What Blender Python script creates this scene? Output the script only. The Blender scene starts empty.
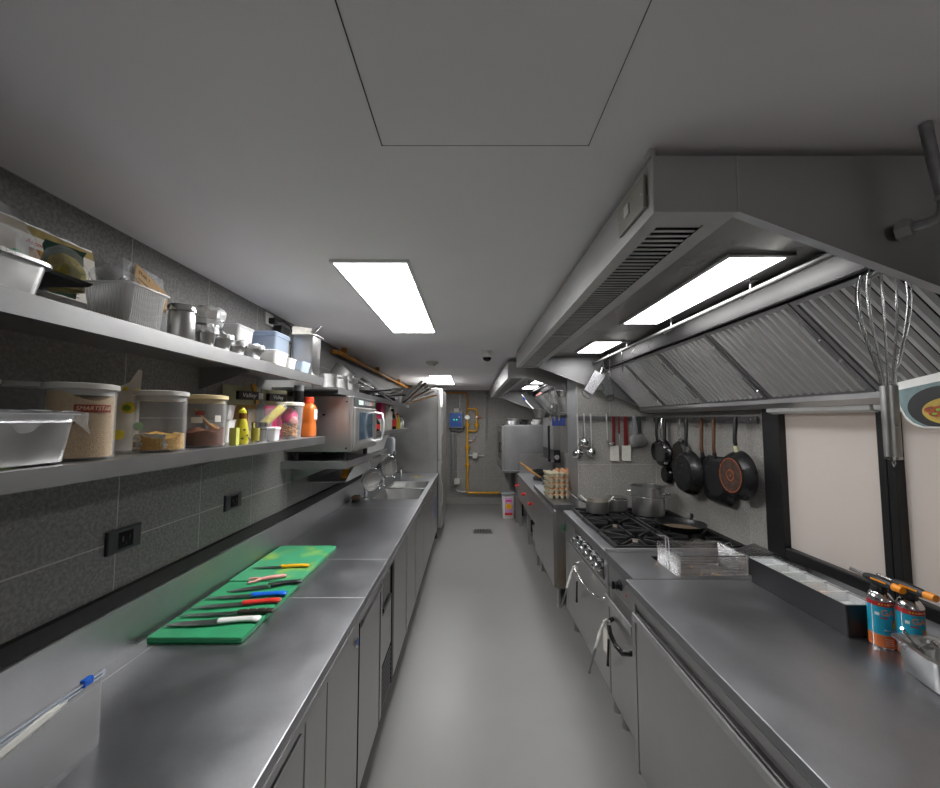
import bpy, math, random
from mathutils import Matrix, Vector, Euler
SC = bpy.context.scene
COL = SC.collection
R = math.radians
PI = math.pi
rng = random.Random(7)

# ------------------------------------------------------------------ camera
cd = bpy.data.cameras.new('camera')
cd.sensor_width = 36.0
cd.lens = 36.0 * 400.0 / 940.0
cd.clip_start = 0.05
cam = bpy.data.objects.new('camera', cd)
COL.objects.link(cam)
cam.location = (0, 0, 1.57)
cam.rotation_euler = (R(90) + math.atan(26 / 400.0), 0, 0)
SC.camera = cam

# ------------------------------------------------------------------ world, exposure
w = bpy.data.worlds.new('world')
SC.world = w
w.use_nodes = True
w.node_tree.nodes['Background'].inputs[0].default_value = (0.95, 0.93, 0.92, 1)
w.node_tree.nodes['Background'].inputs[1].default_value = 1.15
SC.view_settings.view_transform = 'Standard'
SC.view_settings.look = 'None'
SC.view_settings.gamma = 1
SC.view_settings.use_curve_mapping = False
SC.view_settings.exposure = 0.25
PANEL_LIGHT = 26.0      # ceiling light panels
HOOD_LIGHT = 14.0       # lamps inside the extractor hoods

# ------------------------------------------------------------------ helpers
def C(r, g, b):
    f = lambda v: (v / 255 / 12.92) if v / 255 <= 0.04045 else ((v / 255 + 0.055) / 1.055) ** 2.4
    return (f(r), f(g), f(b), 1)

def newmat(name):
    m = bpy.data.materials.new(name)
    m.use_nodes = True
    nt = m.node_tree
    return m, nt, nt.nodes, nt.links, nt.nodes['Principled BSDF']

def M(name, col, rough=0.5, metal=0.0, noise=0.0, nscale=20, bump=0.0, bscale=150, stretch=(1, 1, 1), rvar=0.0, emit=0.0, trans=0.0):
    m, nt, N, L, P = newmat(name)
    P.inputs['Base Color'].default_value = col
    P.inputs['Roughness'].default_value = rough
    P.inputs['Metallic'].default_value = metal
    if emit:
        P.inputs['Emission Color'].default_value = col
        P.inputs['Emission Strength'].default_value = emit
    if noise or bump or rvar:
        tc = N.new('ShaderNodeTexCoord'); mp = N.new('ShaderNodeMapping')
        mp.inputs['Scale'].default_value = stretch
        L.new(tc.outputs['Object'], mp.inputs[0])
    if noise or rvar:
        n = N.new('ShaderNodeTexNoise'); n.inputs['Scale'].default_value = nscale; n.inputs['Detail'].default_value = 5
        L.new(mp.outputs[0], n.inputs['Vector'])
    if noise:
        mx = N.new('ShaderNodeMix'); mx.data_type = 'RGBA'
        mx.inputs[6].default_value = tuple(max(0, c * (1 - noise)) for c in col[:3]) + (1,)
        mx.inputs[7].default_value = tuple(min(1, c * (1 + noise)) for c in col[:3]) + (1,)
        rp = N.new('ShaderNodeMapRange'); rp.inputs[1].default_value = 0.3; rp.inputs[2].default_value = 0.7
        L.new(n.outputs['Fac'], rp.inputs[0]); L.new(rp.outputs[0], mx.inputs[0])
        L.new(mx.outputs[2], P.inputs['Base Color'])
    if rvar:
        rr = N.new('ShaderNodeMapRange'); rr.inputs[1].default_value = 0.3; rr.inputs[2].default_value = 0.7
        rr.inputs[3].default_value = max(0.03, rough - rvar); rr.inputs[4].default_value = rough + rvar
        L.new(n.outputs['Fac'], rr.inputs[0]); L.new(rr.outputs[0], P.inputs['Roughness'])
    if bump:
        n2 = N.new('ShaderNodeTexNoise'); n2.inputs['Scale'].default_value = bscale; n2.inputs['Detail'].default_value = 3
        L.new(mp.outputs[0], n2.inputs['Vector'])
        b = N.new('ShaderNodeBump'); b.inputs['Strength'].default_value = bump; b.inputs['Distance'].default_value = 0.002
        L.new(n2.outputs['Fac'], b.inputs['Height']); L.new(b.outputs[0], P.inputs['Normal'])
    return m

def clear(name, tint, dens=0.15, rough=0.08, body=None):
    """thin clear plastic or glass: mostly lets light straight through, with a weak body colour and a gloss"""
    m, nt, N, L, P = newmat(name)
    P.inputs['Base Color'].default_value = body or tint
    P.inputs['Roughness'].default_value = rough
    t = N.new('ShaderNodeBsdfTransparent'); t.inputs[0].default_value = tint
    lw = N.new('ShaderNodeLayerWeight'); lw.inputs[0].default_value = 0.5
    fr = N.new('ShaderNodeMath'); fr.operation = 'POWER'; fr.inputs[1].default_value = 4.0
    L.new(lw.outputs['Facing'], fr.inputs[0])
    ad = N.new('ShaderNodeMath'); ad.operation = 'MULTIPLY_ADD'; ad.use_clamp = True; ad.inputs[1].default_value = 0.5; ad.inputs[2].default_value = dens
    mix = N.new('ShaderNodeMixShader')
    L.new(fr.outputs[0], ad.inputs[0]); L.new(ad.outputs[0], mix.inputs[0])
    L.new(t.outputs[0], mix.inputs[1]); L.new(P.outputs[0], mix.inputs[2])
    L.new(mix.outputs[0], N['Material Output'].inputs[0])
    return m

def emitter(name, col, s):
    m, nt, N, L, P = newmat(name)
    e = N.new('ShaderNodeEmission'); e.inputs[0].default_value = col; e.inputs[1].default_value = s
    L.new(e.outputs[0], N['Material Output'].inputs[0])
    return m

def steel(name, v, rough, stretch, bump=0.12, tint=(1, 1, 1), noise=0.14, nscale=5):
    """brushed stainless steel: fine grain along one axis, soft smudges in the gloss"""
    m, nt, N, L, P = newmat(name)
    P.inputs['Metallic'].default_value = 1.0
    tc = N.new('ShaderNodeTexCoord'); mp = N.new('ShaderNodeMapping'); mp.inputs['Scale'].default_value = stretch
    L.new(tc.outputs['Object'], mp.inputs[0])
    g = N.new('ShaderNodeTexNoise'); g.inputs['Scale'].default_value = 60; g.inputs['Detail'].default_value = 4
    L.new(mp.outputs[0], g.inputs['Vector'])
    s = N.new('ShaderNodeTexNoise'); s.inputs['Scale'].default_value = nscale; s.inputs['Detail'].default_value = 6; s.inputs['Roughness'].default_value = 0.65
    L.new(tc.outputs['Object'], s.inputs['Vector'])
    mx = N.new('ShaderNodeMix'); mx.data_type = 'RGBA'
    c0 = [v * t for t in tint]
    mx.inputs[6].default_value = (*[c * (1 - noise) for c in c0], 1); mx.inputs[7].default_value = (*[min(1, c * (1 + noise)) for c in c0], 1)
    av = N.new('ShaderNodeMath'); av.operation = 'ADD'
    h = N.new('ShaderNodeMath'); h.operation = 'MULTIPLY'; h.inputs[1].default_value = 0.5
    L.new(g.outputs['Fac'], av.inputs[0]); L.new(s.outputs['Fac'], av.inputs[1]); L.new(av.outputs[0], h.inputs[0])
    rp = N.new('ShaderNodeMapRange'); rp.inputs[1].default_value = 0.35; rp.inputs[2].default_value = 0.65
    L.new(h.outputs[0], rp.inputs[0]); L.new(rp.outputs[0], mx.inputs[0]); L.new(mx.outputs[2], P.inputs['Base Color'])
    rr = N.new('ShaderNodeMapRange'); rr.inputs[1].default_value = 0.3; rr.inputs[2].default_value = 0.7
    rr.inputs[3].default_value = rough - 0.07; rr.inputs[4].default_value = rough + 0.09
    L.new(h.outputs[0], rr.inputs[0]); L.new(rr.outputs[0], P.inputs['Roughness'])
    b = N.new('ShaderNodeBump'); b.inputs['Strength'].default_value = bump; b.inputs['Distance'].default_value = 0.0008
    L.new(g.outputs['Fac'], b.inputs['Height']); L.new(b.outputs[0], P.inputs['Normal'])
    return m

def granite(name, base, dark, fleck):
    """polished grey stone tile with small pale flecks"""
    m, nt, N, L, P = newmat(name)
    tc = N.new('ShaderNodeTexCoord')
    geo = N.new('ShaderNodeNewGeometry')
    n = N.new('ShaderNodeTexNoise'); n.inputs['Scale'].default_value = 110; n.inputs['Detail'].default_value = 6
    L.new(geo.outputs['Position'], n.inputs['Vector'])
    mx = N.new('ShaderNodeMix'); mx.data_type = 'RGBA'; mx.inputs[6].default_value = dark; mx.inputs[7].default_value = base
    rp = N.new('ShaderNodeMapRange'); rp.inputs[1].default_value = 0.35; rp.inputs[2].default_value = 0.65
    L.new(n.outputs['Fac'], rp.inputs[0]); L.new(rp.outputs[0], mx.inputs[0])
    v = N.new('ShaderNodeTexVoronoi'); v.inputs['Scale'].default_value = 170
    L.new(geo.outputs['Position'], v.inputs['Vector'])
    sp = N.new('ShaderNodeSeparateColor'); L.new(v.outputs['Color'], sp.inputs[0])
    th = N.new('ShaderNodeMath'); th.operation = 'GREATER_THAN'; th.inputs[1].default_value = 0.80
    L.new(sp.outputs[0], th.inputs[0])
    ds = N.new('ShaderNodeMath'); ds.operation = 'LESS_THAN'; ds.inputs[1].default_value = 0.36
    L.new(v.outputs['Distance'], ds.inputs[0])
    mu = N.new('ShaderNodeMath'); mu.operation = 'MULTIPLY'
    L.new(th.outputs[0], mu.inputs[0]); L.new(ds.outputs[0], mu.inputs[1])
    m2 = N.new('ShaderNodeMix'); m2.data_type = 'RGBA'; m2.inputs[7].default_value = fleck
    L.new(mu.outputs[0], m2.inputs[0]); L.new(mx.outputs[2], m2.inputs[6]); L.new(m2.outputs[2], P.inputs['Base Color'])
    P.inputs['Roughness'].default_value = 0.55
    P.inputs['Specular IOR Level'].default_value = 0.25
    return m

def food(name, c1, c2, scale, bump=0.6, thr=(0.35, 0.65)):
    m, nt, N, L, P = newmat(name)
    tc = N.new('ShaderNodeTexCoord')
    v = N.new('ShaderNodeTexVoronoi'); v.inputs['Scale'].default_value = scale
    L.new(tc.outputs['Object'], v.inputs['Vector'])
    sp = N.new('ShaderNodeSeparateColor'); L.new(v.outputs['Color'], sp.inputs[0])
    mx = N.new('ShaderNodeMix'); mx.data_type = 'RGBA'; mx.inputs[6].default_value = c1; mx.inputs[7].default_value = c2
    L.new(sp.outputs[0], mx.inputs[0]); L.new(mx.outputs[2], P.inputs['Base Color'])
    b = N.new('ShaderNodeBump'); b.inputs['Strength'].default_value = bump; b.inputs['Distance'].default_value = 0.003
    L.new(v.outputs['Distance'], b.inputs['Height']); L.new(b.outputs[0], P.inputs['Normal'])
    P.inputs['Roughness'].default_value = 0.7
    return m

class MB:
    """collects shapes in world coordinates; obj() links them as one mesh"""
    def __init__(s): s.v = []; s.f = []
    def add(s, vs, fs, m=None):
        k = len(s.v)
        s.v += [tuple(m @ Vector(p)) if m else tuple(p) for p in vs]
        s.f += [tuple(i + k for i in f) for f in fs]
        return s
    def box(s, x0, x1, y0, y1, z0, z1, m=None):
        vs = [(x0, y0, z0), (x1, y0, z0), (x1, y1, z0), (x0, y1, z0), (x0, y0, z1), (x1, y0, z1), (x1, y1, z1), (x0, y1, z1)]
        return s.add(vs, [(0, 3, 2, 1), (4, 5, 6, 7), (0, 1, 5, 4), (1, 2, 6, 5), (2, 3, 7, 6), (3, 0, 4, 7)], m)
    def loft(s, rings, cap0=True, cap1=True, m=None):
        n = len(rings[0]); vs = [p for r in rings for p in r]; fs = []
        for i in range(len(rings) - 1):
            for j in range(n):
                a = i * n + j; b = i * n + (j + 1) % n
                fs.append((a, b, b + n, a + n))
        if cap0: fs.append(tuple(range(n - 1, -1, -1)))
        if cap1: fs.append(tuple((len(rings) - 1) * n + j for j in range(n)))
        return s.add(vs, fs, m)
    def lathe(s, prof, n=24, m=None, cap0=True, cap1=True):
        rings = [[(r * math.cos(2 * PI * j / n), r * math.sin(2 * PI * j / n), z) for j in range(n)] for r, z in prof]
        return s.loft(rings, cap0, cap1, m)
    def cyl(s, p0, p1, r0, r1=None, n=12):
        p0 = Vector(p0); p1 = Vector(p1); d = p1 - p0; L = d.length
        m = Matrix.Translation(p0) @ d.to_track_quat('Z', 'Y').to_matrix().to_4x4()
        return s.lathe([(r0, 0), (r1 if r1 is not None else r0, L)], n, m)
    def tube(s, pts, r, n=8, closed=False):
        pts = [Vector(p) for p in pts]; rings = []
        up = Vector((0.0123, 0.0345, 1)).normalized(); K = len(pts)
        rad = r if isinstance(r, (list, tuple)) else [r] * K
        prev = None
        for i, p in enumerate(pts):
            if closed: t = pts[(i + 1) % K] - pts[i - 1]
            else: t = pts[min(i + 1, K - 1)] - pts[max(i - 1, 0)]
            if t.length < 1e-9: t = Vector((0, 0, 1))
            t.normalize()
            if prev is None:
                a = up if abs(t.dot(up)) < 0.95 else Vector((1, 0, 0))
                u = (a - t * a.dot(t)).normalized()
            else:
                u = (prev - t * prev.dot(t)).normalized()
            prev = u; v = t.cross(u)
            rings.append([tuple(p + (u * math.cos(2 * PI * j / n) + v * math.sin(2 * PI * j / n)) * rad[i]) for j in range(n)])
        if closed:
            rings.append(rings[0])
            return s.loft(rings, False, False)
        return s.loft(rings)
    def prism(s, poly, a0, a1, axis='y', m=None):
        """polygon in the plane across `axis`, pushed from a0 to a1"""
        def pt(p, a):
            return {'y': (p[0], a, p[1]), 'x': (a, p[0], p[1]), 'z': (p[0], p[1], a)}[axis]
        return s.loft([[pt(p, a0) for p in poly], [pt(p, a1) for p in poly]], True, True, m)

def rr(cx, cy, hx, hy, r, z, k=4):
    """rounded rectangle ring in the xy plane"""
    r = min(r, hx * 0.999, hy * 0.999); out = []
    for q, (sx, sy) in enumerate(((1, 1), (-1, 1), (-1, -1), (1, -1))):
        for i in range(k + 1):
            a = PI / 2 * (q + i / k)
            out.append((cx + sx * (hx - r) + r * math.cos(a), cy + sy * (hy - r) + r * math.sin(a), z))
    return out

MATS = {}
XF = {}
def obj(name, mb, mat, parent=None, smooth=None, bevel=0.0, m=None, local=False):
    """link a mesh; vertices are world coordinates unless local (then relative to the parent or to matrix m)"""
    me = bpy.data.meshes.new(name)
    vs = mb.v
    if parent is not None:
        if not local:
            inv = XF[parent].inverted(); vs = [tuple(inv @ Vector(p)) for p in vs]
        wm = XF[parent]
        om = Matrix.Identity(4)
    else:
        if m is None and not local:
            xs = [p[0] for p in vs]; ys = [p[1] for p in vs]; zs = [p[2] for p in vs]
            c = Vector(((min(xs) + max(xs)) / 2, (min(ys) + max(ys)) / 2, min(zs)))
            vs = [(p[0] - c.x, p[1] - c.y, p[2] - c.z) for p in vs]
            m = Matrix.Translation(c)
        om = m or Matrix.Identity(4); wm = om
    me.from_pydata(vs, [], mb.f)
    me.validate(); me.update()
    me.materials.append(mat)
    o = bpy.data.objects.new(name, me)
    COL.objects.link(o)
    if parent is not None: o.parent = parent
    else: o.matrix_basis = om
    XF[o] = wm
    if smooth is not None:
        import bmesh
        bm = bmesh.new(); bm.from_mesh(me)
        bmesh.ops.recalc_face_normals(bm, faces=bm.faces)
        ca = math.radians(smooth)
        for f in bm.faces: f.smooth = True
        for e in bm.edges:
            e.smooth = len(e.link_faces) == 2 and e.calc_face_angle(0) < ca
        bm.to_mesh(me); bm.free()
    if bevel:
        b = o.modifiers.new('bevel', 'BEVEL'); b.width = bevel; b.segments = 2; b.limit_method = 'ANGLE'; b.angle_limit = R(40)
    return o

def tag(o, label, cat, group=None):
    o['label'] = label; o['category'] = cat
    if group: o['group'] = group
    return o

def thing(name, label, cat, loc=(0, 0, 0), rz=0.0, group=None, m=None):
    o = bpy.data.objects.new(name, None); COL.objects.link(o)
    o.empty_display_size = 0.05
    mm = m or (Matrix.Translation(loc) @ Matrix.Rotation(rz, 4, 'Z'))
    o.matrix_basis = mm; XF[o] = mm
    return tag(o, label, cat, group)

def struct(name, mb, mat, parent=None, bevel=0):
    o = obj(name, mb, mat, parent, bevel=bevel)
    if parent is None: o['kind'] = 'structure'
    return o

def dup(root, m, label=None, group=None):
    r = root.copy(); COL.objects.link(r); r.matrix_basis = m; XF[r] = m
    if label: r['label'] = label
    if group: r['group'] = group
    for ch in list(root.children):
        c = ch.copy(); COL.objects.link(c); c.parent = r; XF[c] = m
        for g in list(ch.children):
            d = g.copy(); COL.objects.link(d); d.parent = c; XF[d] = m
    return r

def T(x, y, z, rz=0, rx=0, ry=0):
    return Matrix.Translation((x, y, z)) @ Euler((rx, ry, rz)).to_matrix().to_4x4()

def text(s, size, mat, parent, m, name='lettering', ext=0.0004, shear=0.0, xs=1.0, wrap=None):
    """flat lettering lying in the local xy plane of matrix m (world), centred"""
    cu = bpy.data.curves.new('t', 'FONT'); cu.body = s; cu.size = size; cu.align_x = 'CENTER'; cu.align_y = 'CENTER'
    cu.extrude = ext; cu.shear = shear; cu.resolution_u = 2
    to = bpy.data.objects.new('t', cu); COL.objects.link(to)
    dg = bpy.context.evaluated_depsgraph_get()
    me = bpy.data.meshes.new_from_object(to.evaluated_get(dg))
    vs = [tuple(v.co) for v in me.vertices]
    if wrap:      # (radius, angle): bend the line of text around an upright cylinder at m
        rad, a0 = wrap
        vs = [((rad + p[2]) * math.cos(a0 + p[0] * xs / rad), (rad + p[2]) * math.sin(a0 + p[0] * xs / rad), p[1]) for p in vs]
        mm_ = m
    else: mm_ = m @ Matrix.Diagonal((xs, 1, 1, 1))
    mb = MB(); mb.add(vs, [tuple(p.vertices) for p in me.polygons], mm_)
    bpy.data.objects.remove(to); bpy.data.curves.remove(cu); bpy.data.meshes.remove(me)
    return obj(name, mb, mat, parent)

def face_px(x, y, z): # a plane that faces +x: text runs along +y... read from the aisle on the left wall
    return Matrix.Translation((x, y, z)) @ Matrix(((0, 0, 1, 0), (1, 0, 0, 0), (0, 1, 0, 0), (0, 0, 0, 1)))
def face_nx(x, y, z): # a plane that faces -x
    return Matrix.Translation((x, y, z)) @ Matrix(((0, 0, -1, 0), (-1, 0, 0, 0), (0, 1, 0, 0), (0, 0, 0, 1)))
def face_ny(x, y, z): # a plane that faces the camera
    return Matrix.Translation((x, y, z)) @ Matrix(((1, 0, 0, 0), (0, 0, -1, 0), (0, 1, 0, 0), (0, 0, 0, 1)))

# ------------------------------------------------------------------ materials
ST_Y = steel('steel_brushed_lengthwise', 0.48, 0.38, (40, 1, 40), 0.15)
ST_TOP = steel('steel_worktop', 0.38, 0.36, (30, 1.5, 30), 0.08, (0.98, 0.995, 1.03), 0.13, 6)
ST_Z = steel('steel_brushed_upright', 0.52, 0.36, (40, 40, 1), 0.12, (1.0, 0.985, 0.965), 0.08)
ST_DK = steel('steel_dull_grey', 0.40, 0.42, (1, 40, 40), 0.15)
ST_HOOD = steel('steel_hood', 0.5, 0.36, (40, 1.5, 40), 0.10, (1.0, 0.995, 0.98), 0.08)
ST_FILT = M('steel_filter', (0.62, 0.62, 0.61, 1), 0.45, 0.65, 0.05, 8)
ST_POL = M('steel_polished', (0.62, 0.62, 0.62, 1), 0.16, 1.0, 0.1, 12)
ST_PAN = M('steel_pan', (0.57, 0.57, 0.56, 1), 0.33, 1.0, 0.12, 14, rvar=0.06)
CHROME = M('chrome', (0.75, 0.75, 0.76, 1), 0.08, 1.0, 0.05, 30)
ALU = M('aluminium_matt', (0.6, 0.6, 0.6, 1), 0.45, 1.0, 0.1, 20)
GALV = M('galvanised_pipe', (0.35, 0.35, 0.36, 1), 0.42, 0.9, 0.15, 40)
TILE = granite('granite_tile_dark', C(134, 133, 130), C(108, 107, 105), C(205, 203, 199))
TILEG = granite('granite_tile_grey', C(156, 153, 148), C(132, 130, 126), C(190, 188, 182))
GROUT = M('grout', C(168, 166, 160), 0.9, 0, 0.1, 60)
FLOOR = M('floor_epoxy', C(129, 128, 126), 0.40, 0, 0.05, 3, rvar=0.05)
CEIL = M('ceiling_paint', C(250, 248, 250), 0.75, 0, 0.03, 2.5)
PLASTER = M('plaster_wall', C(170, 168, 164), 0.8, 0, 0.04, 4)
BLACK = M('black_plastic', C(24, 24, 25), 0.42, 0, 0.15, 60)
BLACKG = M('black_gloss', C(14, 14, 15), 0.16, 0, 0.15, 40)
RUBBER = M('dark_rubber', C(34, 33, 32), 0.8, 0, 0.15, 50)
IRON = M('cast_iron', C(30, 30, 30), 0.55, 0.2, 0.3, 50, 0.4, 160)
PANBLK = M('pan_black', C(26, 26, 27), 0.33, 0.3, 0.3, 25, rvar=0.1)
PANBASE = M('pan_base_worn', C(52, 46, 42), 0.45, 0.4, 0.35, 60)
RUST = M('orange_ring', C(150, 76, 40), 0.6, 0.1, 0.4, 90)
WHITE = M('white_plastic', C(226, 226, 222), 0.4, 0, 0.03, 30)
OFFW = M('offwhite_plastic', C(205, 203, 196), 0.5, 0, 0.05, 30)
PAPER = M('white_paper', C(222, 218, 208), 0.85, 0, 0.05, 40)
GREYP = M('grey_plastic', C(132, 134, 136), 0.45, 0, 0.05, 30)
DKGREY = M('dark_grey_plastic', C(58, 60, 62), 0.35, 0, 0.1, 40)
GREEN = M('green_board', C(48, 146, 98), 0.42, 0, 0.12, 9, 0.15, 300)
BLUE = M('blue_plastic', C(20, 96, 206), 0.35, 0, 0.06, 30)
RED = M('red_plastic', C(206, 48, 40), 0.35, 0, 0.06, 30)
DRED = M('dark_red_rubber', C(104, 20, 20), 0.45, 0, 0.1, 30)
YEL = M('yellow_plastic', C(232, 172, 30), 0.4, 0, 0.06, 30)
GASYEL = M('gas_pipe_yellow', C(214, 158, 26), 0.42, 0, 0.1, 20)
GASDK = M('gas_pipe_ochre', C(176, 116, 24), 0.5, 0, 0.15, 20)
PINK = M('pink_plastic', C(226, 158, 150), 0.4, 0, 0.08, 30)
ORANGE = M('orange_plastic', C(236, 146, 30), 0.4, 0, 0.08, 30)
WOOD = M('wood_light', C(190, 140, 74), 0.55, 0, 0.25, 30, 0.2, 120, (1, 1, 12))
WOODD = M('wood_dark', C(92, 58, 36), 0.6, 0, 0.3, 30, 0.2, 120, (1, 1, 12))
BLADE = M('knife_blade', (0.33, 0.33, 0.33, 1), 0.28, 1.0, 0.2, 40)
CLEAR = clear('clear_plastic', (0.93, 0.93, 0.93, 1), 0.06, 0.1, (0.8, 0.8, 0.8, 1))
CLEARW = clear('milky_plastic', (0.95, 0.95, 0.95, 1), 0.5, 0.3, (0.92, 0.92, 0.92, 1))
CLEARB = clear('bluish_plastic', (0.82, 0.88, 0.95, 1), 0.38, 0.25, (0.62, 0.7, 0.8, 1))
WRAP = clear('cling_film', (0.95, 0.95, 0.95, 1), 0.17, 0.18, (0.85, 0.86, 0.88, 1))
FOIL = M('aluminium_foil', (0.86, 0.86, 0.87, 1), 0.38, 1.0, 0.2, 60, 0.9, 70)
LITE = emitter('light_diffuser', (1.0, 0.995, 1.0, 1), PANEL_LIGHT)
LITEH = emitter('hood_lamp_glass', (1.0, 0.995, 1.0, 1), HOOD_LIGHT)
# ================================================================== the room
Y0, Y1 = -2.7, 7.65
ZC = 2.14
TS = 0.37
struct('floor', MB().box(-1.16, 1.62, Y0, Y1, -0.1, 0), FLOOR)
ceil = struct('ceiling', MB().box(-1.16, 1.62, Y0, Y1, ZC, ZC + 0.1), CEIL)
wl = struct('wall_left', MB().box(-1.16, -1.0566, Y0, Y1, 0, ZC), GROUT)
we = struct('wall_end', MB().box(-1.16, 1.62, Y1 + 0.0007, Y1 + 0.1, -0.1, ZC + 0.1), GROUT)
struct('wall_back', MB().box(-1.16, 1.62, Y0 - 0.1, Y0, -0.1, ZC + 0.1), PLASTER)
b = MB()
b.box(1.5207, 1.62, Y0, -2.4, 0, ZC); b.box(1.5207, 1.62, 2.035, Y1, 0, ZC)
b.box(1.5207, 1.62, -2.4, 2.035, 0, 0.93); b.box(1.5207, 1.62, -2.4, 2.035, 1.66, ZC)
wr = struct('wall_right', b, GROUT)
wp = struct('wall_partition', MB().box(0.885, 1.519, 3.3007, 3.60, 0, ZC), GROUT)

TILEMESH = {}
def tile(parent, axis, a0, a1, z0, z1, face):
    """one stone tile; alike tiles share their mesh"""
    g = 0.0021
    w_, h_ = round(a1 - a0 - 2 * g, 4), round(z1 - z0 - 2 * g, 4)
    tm = TILE if parent is wl else TILEG
    key = (axis, w_, h_, tm.name)
    if key not in TILEMESH:
        mb = MB(); t = 0.0075
        e = 0.0006
        if axis == 'y':
            mb.loft([[(0, y, z) for y, z in ((-w_/2, 0), (w_/2, 0), (w_/2, h_), (-w_/2, h_))],
                     [(t - e, y, z) for y, z in ((-w_/2, 0), (w_/2, 0), (w_/2, h_), (-w_/2, h_))],
                     [(t, y, z) for y, z in ((-w_/2 + e, e), (w_/2 - e, e), (w_/2 - e, h_ - e), (-w_/2 + e, h_ - e))]])
        else:
            mb.loft([[(x, 0, z) for x, z in ((-w_/2, 0), (w_/2, 0), (w_/2, h_), (-w_/2, h_))],
                     [(x, -(t - e), z) for x, z in ((-w_/2, 0), (w_/2, 0), (w_/2, h_), (-w_/2, h_))],
                     [(x, -t, z) for x, z in ((-w_/2 + e, e), (w_/2 - e, e), (w_/2 - e, h_ - e), (-w_/2 + e, h_ - e))]])
        me = bpy.data.meshes.new('tile'); me.from_pydata(mb.v, [], mb.f); me.update(); me.materials.append(tm)
        TILEMESH[key] = me
    o = bpy.data.objects.new('tile', TILEMESH[key]); COL.objects.link(o); o.parent = parent
    inv = XF[parent].inverted()
    mid = (a0 + a1) / 2
    if axis == 'y':
        m = Matrix.Translation((face, mid, z0 + g))
        if parent is wr: m = m @ Matrix.Rotation(PI, 4, 'Z')
    else: m = Matrix.Translation((mid, face, z0 + g))
    o.matrix_basis = inv @ m
    return o
ZJ = [0.097, 0.467, 0.837, 1.207, 1.577, 1.947, ZC]
def rows(zlo, zhi):
    js = [z for z in ZJ if zlo < z < zhi]
    js = [zlo] + js + [zhi]
    return list(zip(js[:-1], js[1:]))
# left wall: joints at y = 0.85 + k * 0.37
y = 0.85 - 2 * TS
while y < Y1 - 0.01:
    for z0, z1 in rows(0.86, ZC):
        if y > 5.6 and z1 < 2.0: continue
        tile(wl, 'y', y, min(y + TS, Y1), z0, z1, -1.0635)
    y += TS
# end wall
x = 0.262 - 4 * TS
while x < 1.5:
    a0, a1 = max(x, -1.05), min(x + TS, 1.51)
    if a1 - a0 > 0.03:
        for z0, z1 in rows(0.005, ZC): tile(we, 'x', a0, a1, z0, z1, Y1 + 0.0075)
    x += TS
# right wall: by the hanging pans, and beyond the partition
for ya, yb in ((2.04, 2.21), (2.21, 2.58), (2.58, 2.95), (2.95, 3.294), (3.61, 3.98), (3.98, 4.35), (4.35, 4.72), (4.72, 5.09), (5.09, 5.46), (5.46, 5.83), (5.83, 6.2), (6.2, 6.57), (6.57, 6.94), (6.94, 7.31), (7.31, 7.64)):
    for z0, z1 in rows(0.80, ZC): tile(wr, 'y', ya, yb, z0, z1, 1.5275)
# partition face
for xa, xb in ((0.887, 1.15), (1.15, 1.517)):
    for z0, z1 in rows(0.80, ZC): tile(wp, 'x', xa, xb, z0, z1, 3.3075)
obj('end_cladding', MB().box(0.876, 0.8845, 3.3, 3.602, 0, ZC - 0.002), steel('steel_cladding', 0.42, 0.5, (40, 40, 1), 0.1, (0.97, 0.99, 1.02)), wp)['label'] = 'pale steel sheet on the end of the partition'

# dark sealing strip between the splashback and the tiles
struct('trim_1', MB().prism([(-1.0545, 1.022), (-1.036, 1.022), (-1.042, 1.062), (-1.0545, 1.066)], -0.6, 5.3), RUBBER)

# access hatch joints in the ceiling
JNT = M('ceiling_joint', C(70, 68, 66), 0.9, 0, 0.3, 30)
obj('joint', MB().box(-0.184, 0.247, 0.7952, 0.7968, ZC - 0.0012, ZC + 0.001), JNT, ceil)
obj('joint', MB().box(-0.184, -0.1822, 0.2, 0.795, ZC - 0.0012, ZC + 0.001), JNT, ceil)
obj('joint', MB().box(0.246, 0.247, 0.2, 0.795, ZC - 0.0012, ZC + 0.001), JNT, ceil)
obj('hatch_panel', MB().box(-0.18, 0.2445, 0.2, 0.7945, ZC - 0.0015, ZC + 0.001), CEIL, ceil)

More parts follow.
